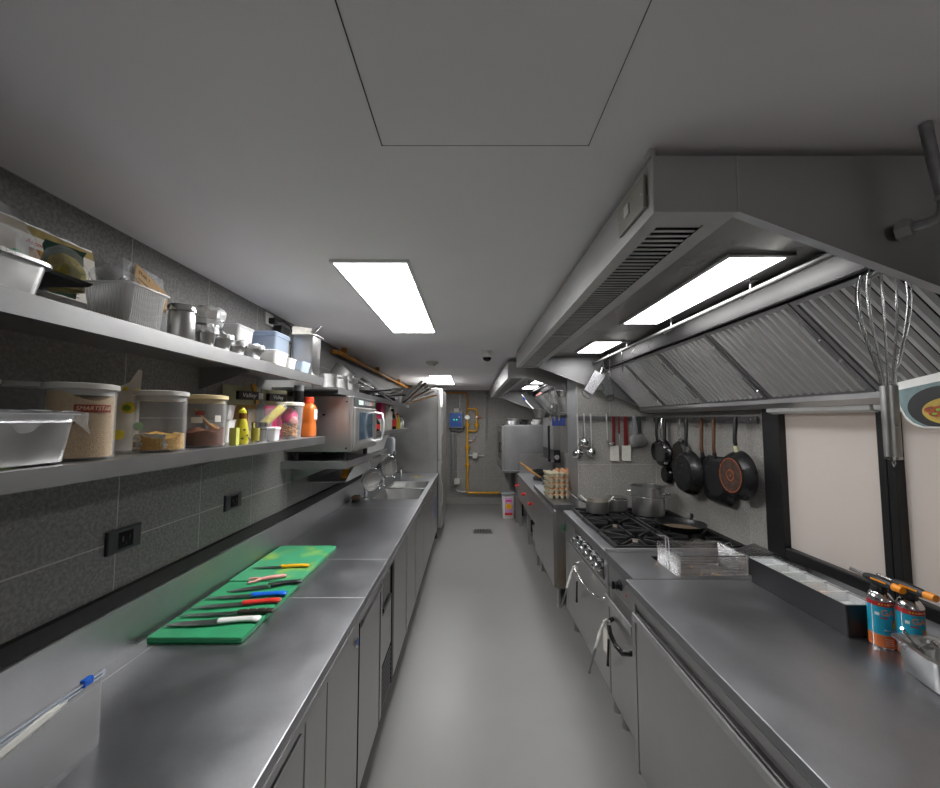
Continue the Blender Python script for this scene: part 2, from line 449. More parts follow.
# windows: black frames, roller blinds drawn down, daylight outside
BFR = M('window_frame_black', C(20, 20, 21), 0.4, 0, 0.15, 40)
BLIND, nt, N, L, P = newmat('blind_fabric')
P.inputs['Base Color'].default_value = C(206, 203, 200); P.inputs['Roughness'].default_value = 0.8
tr = N.new('ShaderNodeBsdfTranslucent'); tr.inputs[0].default_value = C(222, 206, 194)
mx = N.new('ShaderNodeMixShader'); mx.inputs[0].default_value = 0.4
L.new(P.outputs[0], mx.inputs[1]); L.new(tr.outputs[0], mx.inputs[2]); L.new(mx.outputs[0], N['Material Output'].inputs[0])
GLASS = clear('window_glass', (0.94, 0.96, 0.96, 1), 0.03, 0.02, (0.7, 0.72, 0.72, 1))
for n_, (ya, yb, fa, fb) in enumerate(((1.46, 1.918, 1.43, 2.03), (0.78, 1.40, 0.75, 1.43), (0.10, 0.72, 0.07, 0.75), (-0.58, 0.04, -0.61, 0.07), (-1.26, -0.64, -1.29, -0.61), (-2.38, -1.32, -2.4, -1.29))):  # last three windows are added out of view to brighten ceiling and left wall
    wn = bpy.data.objects.new('window_%d' % (n_ + 1), None); COL.objects.link(wn)
    wn.matrix_basis = XF[wn] = Matrix.Translation((1.5, (fa + fb) / 2, 0.92)); wn['kind'] = 'structure'
    wn['label'] = ['black framed window with a drawn pale blind beside the hanging pans', 'black framed window with a drawn pale blind behind the gas torches', 'black framed window with a drawn pale blind beside the viewer', 'black framed window added just behind the viewer, unseen, for more light', 'black framed window added farther behind the viewer, unseen, for more light', 'wide black framed window added at the back of the kitchen, unseen, for more light'][n_]
    obj('frame_post', MB().box(1.475, 1.56, yb, fb - 0.001, 0.925, 1.655), BFR, wn, bevel=0.004)
    obj('frame_post', MB().box(1.475, 1.56, fa + 0.001, ya, 0.925, 1.655), BFR, wn, bevel=0.004)
    obj('frame_rail', MB().box(1.478, 1.558, ya, yb, 0.925, 0.972), BFR, wn, bevel=0.004)
    obj('frame_rail', MB().box(1.478, 1.558, ya, yb, 1.612, 1.655), BFR, wn, bevel=0.004)
    obj('pane', MB().box(1.538, 1.544, ya, yb, 0.97, 1.615), GLASS, wn)
    obj('blind', MB().box(1.5065, 1.508, ya + 0.001, yb - 0.001, 0.973, 1.611), BLIND, wn)
    c_ = obj('blind_cassette', MB().prism([(1.44, 1.607), (1.474, 1.597), (1.474, 1.64), (1.448, 1.64), (1.44, 1.63)], ya - 0.02, yb + 0.03), WHITE, wn, bevel=0.003)
    c_['label'] = 'white blind cassette'

# ================================================================== ceiling lights
FRM = M('light_frame', C(225, 226, 226), 0.5, 0, 0.03, 30)
def panel(x0, x1, y0, y1, label):
    t = thing('ceiling_light', label, 'ceiling light', ((x0 + x1) / 2, (y0 + y1) / 2, ZC - 0.012), group='ceiling light panels')
    f = 0.012; zb = ZC - 0.010
    obj('frame', MB().box(x0 - f, x0, y0 - f, y1 + f, zb, ZC - 0.0005).box(x1, x1 + f, y0 - f, y1 + f, zb, ZC - 0.0005).box(x0, x1, y0 - f, y0, zb, ZC - 0.0005).box(x0, x1, y1, y1 + f, zb, ZC - 0.0005), FRM, t)
    obj('diffuser', MB().box(x0, x1, y0, y1, ZC - 0.007, ZC - 0.004), LITE, t)
panel(-0.49, -0.228, 1.40, 2.54, 'long lit ceiling panel nearest the viewer above the left worktop')
panel(-0.515, -0.25, 5.05, 6.30, 'small lit ceiling panel far off near the tall fridge')
panel(-0.49, -0.228, -2.25, -1.65, 'lit ceiling panel added behind the viewer, unseen and shortened to dim it')  # unseen panel, added behind the viewer and kept short to weaken its light

# dome camera and smoke sensor
t = thing('dome_camera', 'small white dome camera with dark lens on the ceiling', 'camera', (0.141, 3.28, ZC))
m = T(0.141, 3.28, ZC - 0.0005, rx=PI)
obj('base', MB().lathe([(0.046, 0), (0.046, 0.012), (0.043, 0.022), (0.040, 0.03)], 28, m), WHITE, t, 40)
obj('housing', MB().lathe([(0.041, 0.03), (0.042, 0.045), (0.036, 0.055)], 28, m), WHITE, t, 50)
obj('lens_dome', MB().lathe([(0.036, 0.055), (0.034, 0.066), (0.026, 0.078), (0.012, 0.085), (0.001, 0.086)], 28, m), BLACKG, t, 60)
t = thing('smoke_sensor', 'flat white round sensor on the ceiling before the far light', 'sensor', (-0.374, 3.91, ZC))
m = T(-0.374, 3.91, ZC - 0.0005, rx=PI)
obj('base', MB().lathe([(0.06, 0), (0.06, 0.012), (0.052, 0.02)], 28, m), OFFW, t, 40)
obj('chamber', MB().lathe([(0.036, 0.0205), (0.036, 0.03), (0.028, 0.04), (0.01, 0.042)], 28, m), OFFW, t, 40)

# floor drain
t = thing('floor_drain', 'rectangular dark metal drain grate set in the grey floor', 'drain', (0.18, 5.76, 0))
obj('frame', MB().box(0.045, 0.315, 5.635, 5.65, 0.0005, 0.004).box(0.045, 0.315, 5.875, 5.89, 0.0005, 0.004).box(0.045, 0.06, 5.65, 5.875, 0.0005, 0.004).box(0.3, 0.315, 5.65, 5.875, 0.0005, 0.004), ST_DK, t)
obj('pit', MB().box(0.06, 0.3, 5.65, 5.875, 0.0004, 0.0008), BLACK, t)
for i in range(11):
    obj('grate_bar', MB().box(0.066 + i * 0.0215, 0.076 + i * 0.0215, 5.65, 5.875, 0.001, 0.0035), ST_DK, t)

# ================================================================== left side: worktop, cabinets
XB, XL, ZT = -1.052, -0.412, 0.87
t = thing('worktop', 'long brushed steel worktop with splashback and sinks along the left wall', 'worktop', (-0.73, 2.3, 0.83))
for ys in (1.629, 2.067, 3.239): obj('seam', MB().box(-1.034, XL - 0.002, ys - 0.0022, ys + 0.0022, ZT - 0.002, ZT + 0.0006), ALU, t)
def slab(name, y0, y1): return obj(name, MB().box(-1.038, XL, y0, y1, ZT - 0.03, ZT), ST_TOP, t, bevel=0.003)
for ya, yb in ((-0.6, 1.628), (1.630, 2.066), (2.068, 3.238), (3.240, 3.555)): slab('top_sheet', ya, yb)
obj('front_edge', MB().box(XL - 0.004, XL + 0.001, -0.6, 5.36, ZT - 0.055, ZT - 0.031), ST_Y, t)
obj('splashback', MB().prism([(-1.038, ZT - 0.02), (-1.0345, ZT - 0.02), (-1.036, 1.012), (-1.052, 1.021), (-1.052, ZT - 0.02)], -0.6, 5.36), ST_DK, t)
for z_ in (0.0,): obj('seam', MB().box(-0.987, -0.985, -0.6, 1.63, ZT, ZT + 0.0006), ALU, t)
# sink deck with two basins
SX0, SX1 = -0.87, -0.46
d = MB()
for (x0, x1, y0, y1) in ((-1.038, XL, 3.557, 3.60), (-1.038, SX0, 3.60, 4.62), (SX1, XL, 3.60, 4.62), (SX0, SX1, 4.12, 4.20), (-1.038, XL, 4.62, 5.36)):
    d.box(x0, x1, y0, y1, ZT - 0.03, ZT)
obj('sink_deck', d, ST_TOP, t)
obj('deck_rim', MB().box(XL - 0.012, XL, 3.557, 5.36, ZT, ZT + 0.008), ST_Y, t, bevel=0.003)
for ya, yb in ((3.60, 4.12), (4.20, 4.62)):
    cx, cy, hx, hy = (SX0 + SX1) / 2, (ya + yb) / 2, (SX1 - SX0) / 2, (yb - ya) / 2
    bs = obj('basin', MB().loft([rr(cx, cy, hx, hy, 0.04, ZT - 0.001), rr(cx, cy, hx - 0.006, hy - 0.006, 0.05, ZT - 0.05), rr(cx, cy, hx - 0.012, hy - 0.012, 0.06, ZT - 0.24), rr(cx, cy, hx - 0.05, hy - 0.05, 0.06, ZT - 0.26)], False, True), ST_PAN, t, 50)
    obj('basin_drain', MB().lathe([(0.04, 0.0), (0.04, 0.003), (0.02, 0.003)], 18, T(cx, cy, ZT - 0.2595)), CHROME, bs)
obj('drain_ring', MB().lathe([(0.06, 0), (0.06, 0.006), (0.045, 0.006), (0.043, 0.001)], 24, T(-0.66, 4.98, ZT + 0.0005)), M('brass_worn', C(190, 176, 120), 0.4, 0.4, 0.3, 40), t, 40)

def cab(label, y0, y1, z0=0.13, z1=0.812, name='base_cabinet', feet=True, cat='cabinet', xf=-0.452, zb=None):
    c = thing(name, label, cat, (-0.73, (y0 + y1) / 2, 0))
    obj('body', MB().box(-1.03, xf - 0.0225, y0 + 0.001, y1 - 0.001, z0, zb or z1), ST_DK, c)
    if feet:
        for fx in (xf - 0.06, -0.98):
            for fy in (y0 + 0.05, y1 - 0.05):
                obj('foot', MB().cyl((fx, fy, 0), (fx, fy, 0.03), 0.026, 0.02).cyl((fx, fy, 0.03), (fx, fy, z0), 0.014), BLACK, c)
    return c
def door(c, y0, y1, z0=0.14, z1=0.808, mat=None, xf=-0.43, name='door'):
    return obj(name, MB().box(xf - 0.022, xf, y0 + 0.004, y1 - 0.004, z0, z1), mat or ST_Z, c, bevel=0.002)
def grip(dr, y0, y1, z, xf=-0.43):
    return obj('grip', MB().prism([(xf, z - 0.03), (xf + 0.004, z - 0.03), (xf + 0.016, z - 0.004), (xf + 0.016, z), (xf, z)], y0 + 0.012, y1 - 0.012), ALU, dr)
c = cab('steel drawer cabinet under the left worktop, nearest the viewer', 0.2, 1.10)
for z0, z1 in ((0.14, 0.36), (0.365, 0.58), (0.585, 0.808)):
    dr = door(c, 0.2, 1.10, z0, z1, name='drawer'); grip(dr, 0.25, 1.05, z1 - 0.01)
c = cab('narrow steel filler cabinet between drawers and locked door', 1.10, 1.262)
door(c, 1.10, 1.262)
c = cab('steel cabinet with a round door lock under the left worktop', 1.262, 1.61)
dr = door(c, 1.262, 1.61)
obj('lock_ring', MB().lathe([(0.019, 0), (0.019, 0.006), (0.013, 0.008)], 24, T(-0.43, 1.565, 0.735, ry=PI / 2)), CHROME, dr, 40)
obj('lock_core', MB().lathe([(0.0125, 0.004), (0.0125, 0.0085)], 20, T(-0.43, 1.565, 0.735, ry=PI / 2)), BLUE, dr)
obj('screw', MB().lathe([(0.007, 0), (0.007, 0.003), (0.003, 0.005)], 14, T(-0.43, 1.285, 0.79, ry=PI / 2)), CHROME, dr)
c = cab('steel undercounter fridge door with a full-width top grip left of the ice maker', 1.61, 1.985, name='undercounter_fridge', cat='fridge')
dr = door(c, 1.615, 1.975); grip(dr, 1.615, 1.975, 0.785)
obj('hinge_strip', MB().box(-0.432, -0.428, 1.612, 1.6165, 0.14, 0.808), BLACK, c)
# ice maker with black window and grille
c = cab('undercounter ice maker with black flap and louvred grille', 1.99, 2.335, name='ice_maker', cat='ice maker')
obj('side_trim', MB().box(-0.4515, -0.43, 1.995, 2.03, 0.14, 0.808), ST_Z, c); obj('side_trim', MB().box(-0.4515, -0.43, 2.28, 2.33, 0.14, 0.808), BLACK, c)
obj('recess', MB().box(-0.4515, -0.449, 2.03, 2.28, 0.14, 0.808), BLACK, c)
fl = obj('flap', MB().box(-0.4485, -0.436, 2.035, 2.275, 0.60, 0.79), BLACKG, c, bevel=0.004)
obj('flap_handle', MB().box(-0.4355, -0.428, 2.06, 2.25, 0.61, 0.63), DKGREY, fl)
obj('front_panel', MB().box(-0.4485, -0.434, 2.035, 2.275, 0.36, 0.595), ST_Z, c)
for i in range(8): obj('slat', MB().box(-0.4485, -0.432, 2.04, 2.27, 0.155 + i * 0.025, 0.168 + i * 0.025), DKGREY, c)
for i, (ya, yb, lb) in enumerate(((2.335, 2.80, 'tall plain steel fridge door right beside the ice maker'), (2.80, 3.25, 'plain steel fridge door, second beyond the ice maker'), (3.25, 3.80, 'steel cabinet with bar handle below the first sink basin'))):
    c = cab(lb, ya, yb, zb=0.6 if i == 2 else None, name='undercounter_fridge' if i < 2 else 'base_cabinet', cat='fridge' if i < 2 else 'cabinet')
    dr = door(c, ya, yb)
    if i == 2: grip(dr, ya + 0.1, yb - 0.05, 0.795)
    else: obj('edge_strip', MB().box(-0.4295, -0.422, yb - 0.03, yb - 0.008, 0.15, 0.80), ALU, dr)
c = cab('steel sink cabinet with two doors beside the tall fridge', 3.80, 5.30, zb=0.6)
for ya, yb in ((3.80, 4.5), (4.5, 5.30)):
    dr = door(c, ya, yb); grip(dr, ya + 0.12, yb - 0.12, 0.795)
st = obj('sticker', MB().box(-0.4295, -0.4285, 4.98, 5.06, 0.36, 0.62), BLUE, dr); st['label'] = 'tall blue sticker'

# tall upright fridge at the end
t = thing('upright_fridge', 'tall stainless steel upright fridge at the end of the left worktop', 'fridge', (-0.71, 5.85, 0))
obj('body', MB().box(-1.05, -0.432, 5.37, 6.32, 0.14, 2.0), steel('steel_fridge', 0.36, 0.36, (1, 40, 60), 0.2, (1, 0.985, 0.955)), t, bevel=0.004)
for za, zb in ((0.15, 1.03), (1.04, 1.99)):
    dr = obj('door', MB().box(-0.43, -0.375, 5.375, 6.315, za, zb), ST_Z, t, bevel=0.005)
    obj('handle', MB().box(-0.3745, -0.36, 5.40, 5.43, (za + zb) / 2 - 0.15, (za + zb) / 2 + 0.15), ALU, dr, bevel=0.003)
obj('hinge', MB().box(-0.395, -0.37, 5.355, 5.3745, 1.0, 1.03), ALU, t)
obj('corner_guard', MB().box(-0.40, -0.368, 5.352, 5.3745, 1.74, 1.985), WHITE, t)
for fx in (-0.47, -0.98):
    for fy in (5.45, 6.25): obj('foot', MB().cyl((fx, fy, 0), (fx, fy, 0.14), 0.03, 0.022), BLACK, t)
# ================================================================== left wall shelves
ST_LIP = steel('steel_shelf_lip', 0.31, 0.42, (40, 1, 40), 0.12, (1, 1, 0.99), 0.1)
def shelf(label, y0, y1, ztop, lip, xf=-0.756, group='wall shelves'):
    t = thing('wall_shelf', label, 'shelf', (-0.9, (y0 + y1) / 2, ztop), group=group)
    obj('board', MB().box(-1.054, xf - 0.0015, y0, y1, ztop - 0.012, ztop), ST_DK, t)
    obj('front_lip', MB().box(xf - 0.0015, xf, y0, y1, ztop - lip, ztop).box(xf - 0.018, xf - 0.0015, y0, y1, ztop - lip, ztop - lip + 0.0015), ST_LIP, t)
    for yb in [y0 + 0.25 + i * 0.9 for i in range(int((y1 - y0) / 0.9) + 1)]:
        if yb < y1 - 0.05: obj('bracket', MB().prism([(-1.054, ztop - 0.0125), (xf - 0.06, ztop - 0.0125), (-1.054, ztop - 0.10)], yb, yb + 0.004), ST_DK, t)
    return t
shelf('upper steel wall shelf crowded with trays, foil cups and boxes', -0.5, 2.05, 1.787, 0.042)
shelf('lower steel wall shelf with food canisters and bottles', -0.5, 2.10, 1.485, 0.036)
shelf('far upper steel shelf carrying pots and pans beyond the microwave', 2.12, 4.6, 1.745, 0.036, -0.70)
shelf('far lower steel shelf with bottles beyond the microwave', 2.9, 4.6, 1.478, 0.03, -0.70)
ZU, ZL = 1.788, 1.486

# ---- shape helpers for vessels (local coordinates, base at z = 0)
def tub(hx0, hy0, hx1, hy1, h, r, t=0.0015, lip=0.006, lt=0.002, k=4):
    return MB().loft([rr(0, 0, hx0 - r * 0.3, hy0 - r * 0.3, r, 0, k), rr(0, 0, hx0, hy0, r, 0.004, k), rr(0, 0, hx1, hy1, r, h - lt, k), rr(0, 0, hx1 + lip, hy1 + lip, r + lip, h - lt, k),
                      rr(0, 0, hx1 + lip, hy1 + lip, r + lip, h, k), rr(0, 0, hx1 - t, hy1 - t, r, h, k), rr(0, 0, hx0 - t, hy0 - t, r, t + 0.004, k), rr(0, 0, hx0 - r * 0.5, hy0 - r * 0.5, r, t, k)])
def cup(r0, r1, h, t=0.0012, lip=0.002, n=28):
    return MB().lathe([(r0 * 0.9, 0), (r0, 0.003), (r1, h - 0.002), (r1 + lip, h - 0.002), (r1 + lip, h), (r1 - t, h), (r0 - t, t + 0.003), (r0 * 0.85, t)], n)
def solid(prof, n=28): return MB().lathe(prof, n)
def lump(rx, ry, h, seed, n=20, rings=7, rough=0.18, base=0.85):
    """an irregular soft lump standing on its base"""
    q = random.Random(seed); R_ = []
    ph = [q.uniform(0, 6.28) for _ in range(6)]
    for i in range(rings + 1):
        u = i / rings; s = (base + (1 - base) * min(1, u * 3)) * math.sqrt(max(0.0, 1 - max(0, (u - 0.25) / 0.75) ** 2)) if i < rings else 0.05
        R_.append([((rx * s) * (1 + rough * math.sin(3 * a + ph[0] + 4 * u) * 0.6 + rough * q.uniform(-.4, .4)) * math.cos(a), (ry * s) * (1 + rough * math.sin(2 * a + ph[1] + 5 * u) * 0.6 + rough * q.uniform(-.4, .4)) * math.sin(a), h * u) for a in [2 * PI * j / n for j in range(n)]])
    return MB().loft(R_)
def pouch(w_, d_, h, seed=1, top=0.0, n=16, rough=0.04):
    """a filled bag: round at the bottom, pinched flat at the top"""
    q = random.Random(seed); R_ = []
    for i in range(9):
        u = i / 8; dd = d_ / 2 * (math.sin(PI * min(1, 0.18 + u * 0.5)) if u < 0.6 else (1 - u) / 0.4 * 0.95 + 0.03)
        if i == 0: dd = d_ / 2 * 0.8
        ww = w_ / 2 * (1 - 0.05 * math.sin(PI * u)) + top * u
        R_.append([(ww * math.copysign(abs(math.cos(a)) ** 0.6, math.cos(a)) * (1 + q.uniform(-rough, rough)), dd * math.copysign(abs(math.sin(a)) ** 0.8, math.sin(a)) * (1 + q.uniform(-rough, rough)), h * u) for a in [2 * PI * j / n for j in range(n)]])
    return MB().loft(R_)
def crumple(w_, h, seed, amp=0.012, nx=14, ny=12, thick=0.0008):
    """a creased sheet in the local xz plane"""
    q = random.Random(seed)
    hs = [[q.uniform(-amp, amp) for _ in range(nx + 1)] for _ in range(ny + 1)]
    vs = []; fs = []
    for s in (0, 1):
        for j in range(ny + 1):
            for i in range(nx + 1):
                e = 0.06 * w_ * (hs[j][i] / amp)
                vs.append((-w_ / 2 + w_ * i / nx + (e if i in (0, nx) else 0), hs[j][i] + s * thick, h * j / ny + (e * 0.5 if j == ny else 0)))
    n1 = (nx + 1) * (ny + 1)
    for j in range(ny):
        for i in range(nx):
            a = j * (nx + 1) + i
            fs.append((a, a + 1, a + nx + 2, a + nx + 1)); fs.append((n1 + a, n1 + a + nx + 1, n1 + a + nx + 2, n1 + a + 1))
    return MB().add(vs, fs)
def place(name, mb, mat, m, label, cat, smooth=40, group=None):
    return tag(obj(name, mb, mat, None, smooth, m=m), label, cat, group)
def L_(name, mb, mat, parent, smooth=40): return obj(name, mb, mat, parent, smooth, local=True)
def shift(mb, m):
    o = MB(); o.add(mb.v, mb.f, m); return o

# ================================================================== lower shelf, left to right
# steel pan covered in cling film
t = thing('steel_pan', 'steel food pan under torn cling film at the near end of the lower shelf', 'pan', (-0.845, 0.685, ZL))
L_('pan', tub(0.058, 0.105, 0.066, 0.115, 0.096, 0.02, lip=0.010), ST_PAN, t, 45)
L_('rim_bead', MB().loft([rr(0, 0, 0.066, 0.115, 0.02, 0.079), rr(0, 0, 0.068, 0.117, 0.02, 0.082), rr(0, 0, 0.0665, 0.1155, 0.02, 0.085)], False, False), ST_POL, t, 60)
L_('filling', lump(0.05, 0.09, 0.05, 4, base=0.98), M('green_food', C(96, 118, 62), 0.7, 0, 0.5, 50), t)
fm = MB()
q = random.Random(5)
nx, ny = 14, 16; g = []
for j in range(ny + 1):
    for i in range(nx + 1):
        g.append((-0.072 + 0.146 * i / nx, -0.12 + 0.24 * j / ny, 0.0975 + q.uniform(0, 0.006)))
fm.add(g, [(j * (nx + 1) + i, j * (nx + 1) + i + 1, (j + 1) * (nx + 1) + i + 1, (j + 1) * (nx + 1) + i) for j in range(ny) for i in range(nx)])
# skirt hanging over the front and the far side
sk = []
for i in range(25):
    yy = -0.12 + 0.24 * i / 24; dr_ = 0.012 + 0.022 * max(0, math.sin(i * 0.55 + 1)) * (1 + q.uniform(-.3, .3))
    sk.append((yy, dr_))
fm.add([(0.0775 + q.uniform(0, 0.004), y_, 0.0985) for y_, _ in sk] + [(0.079 + q.uniform(0, 0.006), y_ + q.uniform(-.004, .004), 0.094 - d_ * 0.5) for y_, d_ in sk] + [(0.080 + q.uniform(0, 0.008), y_, 0.094 - d_) for y_, d_ in sk],
       [(k * 25 + i, k * 25 + i + 1, k * 25 + i + 26, k * 25 + i + 25) for k in range(2) for i in range(24)])
L_('cling_film', fm, WRAP, t, 25)
# round clear tubs behind it
for i, (x, y, lb) in enumerate(((-0.965, 0.86, 'clear round tub with white lid behind the wrapped steel pan, next to the crumb canister'), (-0.965, 0.765, 'clear round tub with white lid behind the wrapped steel pan, at the edge of view'))):
    t = thing('round_tub', lb, 'tub', (x, y, ZL), group='clear round tubs')
    L_('tub', cup(0.038, 0.040, 0.155), CLEAR, t); L_('lid', solid([(0.0425, 0.1555), (0.0425, 0.164), (0.038, 0.166)]), WHITE, t)
    L_('contents', solid([(0.035, 0.004), (0.036, 0.10), (0.02, 0.104)]), DKGREY, t)

CRUMB = food('bread_crumbs', C(206, 176, 132), C(226, 198, 156), 420, 0.5)
YGRAIN = food('yellow_grains', C(206, 150, 52), C(236, 190, 96), 300, 0.8)
SPICE = food('brown_spice', C(96, 46, 20), C(140, 76, 34), 300, 0.7)
CREAM = M('cream_lid', C(226, 206, 160), 0.45, 0, 0.04, 30)
def canister(label, x, y, lid_mat, fill_mat, fill_h, h=0.162, r=0.057):
    t = thing('food_canister', label, 'canister', (x, y, ZL), group='clear canisters on the lower shelf')
    L_('jar', MB().loft([rr(0, 0, r * 0.95, r * 0.95, r * 0.9, 0, 8), rr(0, 0, r, r, r * 0.97, 0.004, 8), rr(0, 0, r, r, r * 0.97, h - 0.014, 8), rr(0, 0, r - 0.002, r - 0.002, r * 0.97, h - 0.014, 8), rr(0, 0, r - 0.002, r - 0.002, r * 0.97, 0.005, 8)]), CLEAR, t, 40)
    L_('lid', MB().loft([rr(0, 0, r - 0.004, r - 0.004, r * 0.97, h - 0.026, 8), rr(0, 0, r - 0.003, r - 0.003, r * 0.97, h - 0.0135, 8), rr(0, 0, r + 0.004, r + 0.004, r * 1.0, h - 0.0125, 8), rr(0, 0, r + 0.004, r + 0.004, r * 1.0, h - 0.002, 8), rr(0, 0, r - 0.004, r - 0.004, r * 0.97, h, 8)]), lid_mat, t, 40)
    q = random.Random(int(y * 1000)); rf = r - 0.003
    rings = [rr(0, 0, rf, rf, r * 0.95, 0.006, 8)]
    top = rr(0, 0, rf, rf, r * 0.95, fill_h, 8)
    top = [(px, py, pz + 0.006 * math.sin(px * 60 + y * 9) + 0.006 * math.sin(py * 70) + q.uniform(-.001, .001)) for px, py, pz in top]
    rings.append(top); rings.append([(px * 0.6, py * 0.6, pz + 0.004) for px, py, pz in top])
    L_('contents', MB().loft(rings), fill_mat, t, 60)
    return t
t = canister('clear canister nearly full of pale bread crumbs with a red brown print', -0.84, 0.864, OFFW, CRUMB, 0.135)
STAMP = M('red_brown_print', C(136, 44, 34), 0.6, 0, 0.08, 60)
STAMPL = M('pale_lettering', C(226, 190, 160), 0.6, 0, 0.05, 60)
def curved(hw, hh, rad, zc, ang, n=14):
    o = MB(); vs = []
    for i in range(n + 1):
        a = ang + (i / n - 0.5) * 2 * hw / rad
        for zz in (-hh, hh): vs.append((rad * math.cos(a), rad * math.sin(a), zc + zz))
    o.add(vs, [(2 * i, 2 * i + 2, 2 * i + 3, 2 * i + 1) for i in range(n)]); return o
L_('print', curved(.033, .008, .0576, .108, R(-24)), STAMP, t)
text('SMARTSTAR', 0.0125, STAMPL, t, XF[t] @ T(0, 0, .108), shear=0.25, xs=0.9, wrap=(.0581, R(-24)))

# snack bag in white with green and yellow rounds
t = thing('snack_bag', 'white snack bag with green and yellow rounds behind the crumb canister', 'bag', (-0.965, 1.115, ZL), R(48))
L_('bag', pouch(0.075, 0.04, 0.17, 3, -0.004), PAPER, t, 50); L_('corner_ear', MB().prism([(-.03, .165), (.034, .165), (.036, .225), (.028, .228), (.01, .19)], -.003, .003), PAPER, t, 30)
LEAFG = M('leaf_green', C(70, 160, 52), 0.5, 0, 0.2, 60); LEMON = M('lemon_yellow', C(226, 206, 62), 0.5, 0, 0.15, 60)
for (px, pz, s_, mt) in ((0.008, 0.118, 0.016, LEMON), (0.004, 0.117, 0.010, LEAFG), (0.030, 0.066, 0.012, LEAFG), (-0.012, 0.044, 0.014, LEMON), (0.0, 0.17, 0.006, LEMON), (0.024, 0.168, 0.005, LEMON)):
    for sy in (-1,): L_('print_spot', MB().lathe([(s_, 0), (s_, 0.0008), (s_ * 0.9, 0.001)], 16, T(px, sy * (0.0225 if pz < 0.14 else 0.014), pz, rx=PI / 2)), mt, t)
for sx in (1,): pass
t = canister('clear canister with a low heap of yellow grains', -0.84, 1.089, OFFW, YGRAIN, 0.040)
L_('paper_slip', crumple(0.07, 0.04, 8, 0.003), PAPER, t, 25)
t.children[-1].matrix_basis = T(0.012, -0.047, 0.008, 0.3)
t = canister('clear canister of dark brown spice with a wooden scoop', -0.84, 1.270, CREAM, SPICE, 0.048)
sc = L_('scoop', MB().tube([(-0.02, -0.02, 0.118), (0.0, -0.012, 0.09), (0.022, -0.004, 0.062)], [0.004, 0.0045, 0.005]).lathe([(0.003, 0), (0.013, 0.004), (0.014, 0.018), (0.011, 0.018), (0.003, 0.008)], 14, T(0.024, -0.003, 0.05, ry=R(35))), WOOD, t)
L_('label', curved(.012, .006, .0576, .105, R(-70)), STAMP, t); L_('label', curved(.016, .009, .0576, .084, R(-78)), PAPER, t); L_('label', curved(.010, .010, .0576, .088, R(-20)), PAPER, t)

# small things
place('carton', MB().loft([rr(0, 0, .012, .010, .001, 0), rr(0, 0, .012, .010, .001, .058)]), M('lime_carton', C(200, 202, 96), 0.5, 0, 0.06, 50), T(-0.793, 1.352, ZL), 'tiny lime yellow carton beside the spice canister', 'box', None)
t = thing('plastic_bin', 'white plastic bin stacked with milky trays behind the yellow bottle', 'bin', (-0.955, 1.535, ZL), R(20))
L_('bin', tub(0.034, 0.05, 0.042, 0.058, 0.085, 0.01, lip=0.004), WHITE, t); L_('tray', shift(tub(0.034, 0.05, 0.04, 0.056, 0.055, 0.01, lip=0.004), T(0, 0, 0.0855)), CLEARW, t)
L_('folded_film', shift(crumple(0.05, 0.05, 3, 0.006), T(0.0, 0, 0.13, R(50))), WRAP, t, 25)
# yellow sauce bottle
t = thing('sauce_bottle', 'small yellow labelled sauce bottle with yellow cap', 'bottle', (-0.80, 1.41, ZL))
L_('body', solid([(0.018, 0), (0.021, 0.004), (0.0205, 0.04), (0.016, 0.075), (0.0105, 0.09), (0.0095, 0.108)]), M('yellow_label', C(198, 186, 44), 0.35, 0, 0.08, 60), t)
L_('neck', solid([(0.0112, 0.084), (0.0108, 0.108)]), M('brown_glass', C(110, 66, 22), 0.15, 0, 0.1, 30), t)
L_('cap', solid([(0.0118, 0.1082), (0.0118, 0.118), (0.007, 0.121), (0.005, 0.127)]), M('cap_yellow', C(236, 226, 54), 0.35, 0, 0.05, 30), t)
for (a, z_) in ((-0.7, 0.05), (-0.2, 0.03), (0.2, 0.022), (-1.0, 0.02)):
    L_('label_mark', curved(0.004, 0.003, 0.0214 if z_ < 0.045 else 0.0205, z_, a, 4), DKGREY, t)
# steel tins
for i, (x, y, r_, lb, mt) in enumerate(((-0.79, 1.478, 0.014, 'slim steel shaker with a yellow band on the lower shelf', ST_POL), (-0.81, 1.553, 0.022, 'plain steel shaker tin beside the banded one', ST_PAN))):
    t = thing('shaker_tin', lb, 'tin', (x, y, ZL), group='steel shaker tins')
    L_('tin', solid([(r_, 0), (r_, 0.058)]), mt, t); L_('lid', solid([(r_ + 0.0012, 0.0583), (r_ + 0.0012, 0.074), (r_ - 0.002, 0.0755)]), ST_POL, t)
    if i == 0: L_('band', solid([(r_ + 0.0004, 0.008), (r_ + 0.0004, 0.055)]), M('band_yellow', C(150, 142, 60), 0.5, 0, 0.1, 40), t)
    else: L_('groove', solid([(r_ + 0.0005, 0.046), (r_ + 0.0005, 0.048)]), DKGREY, t)
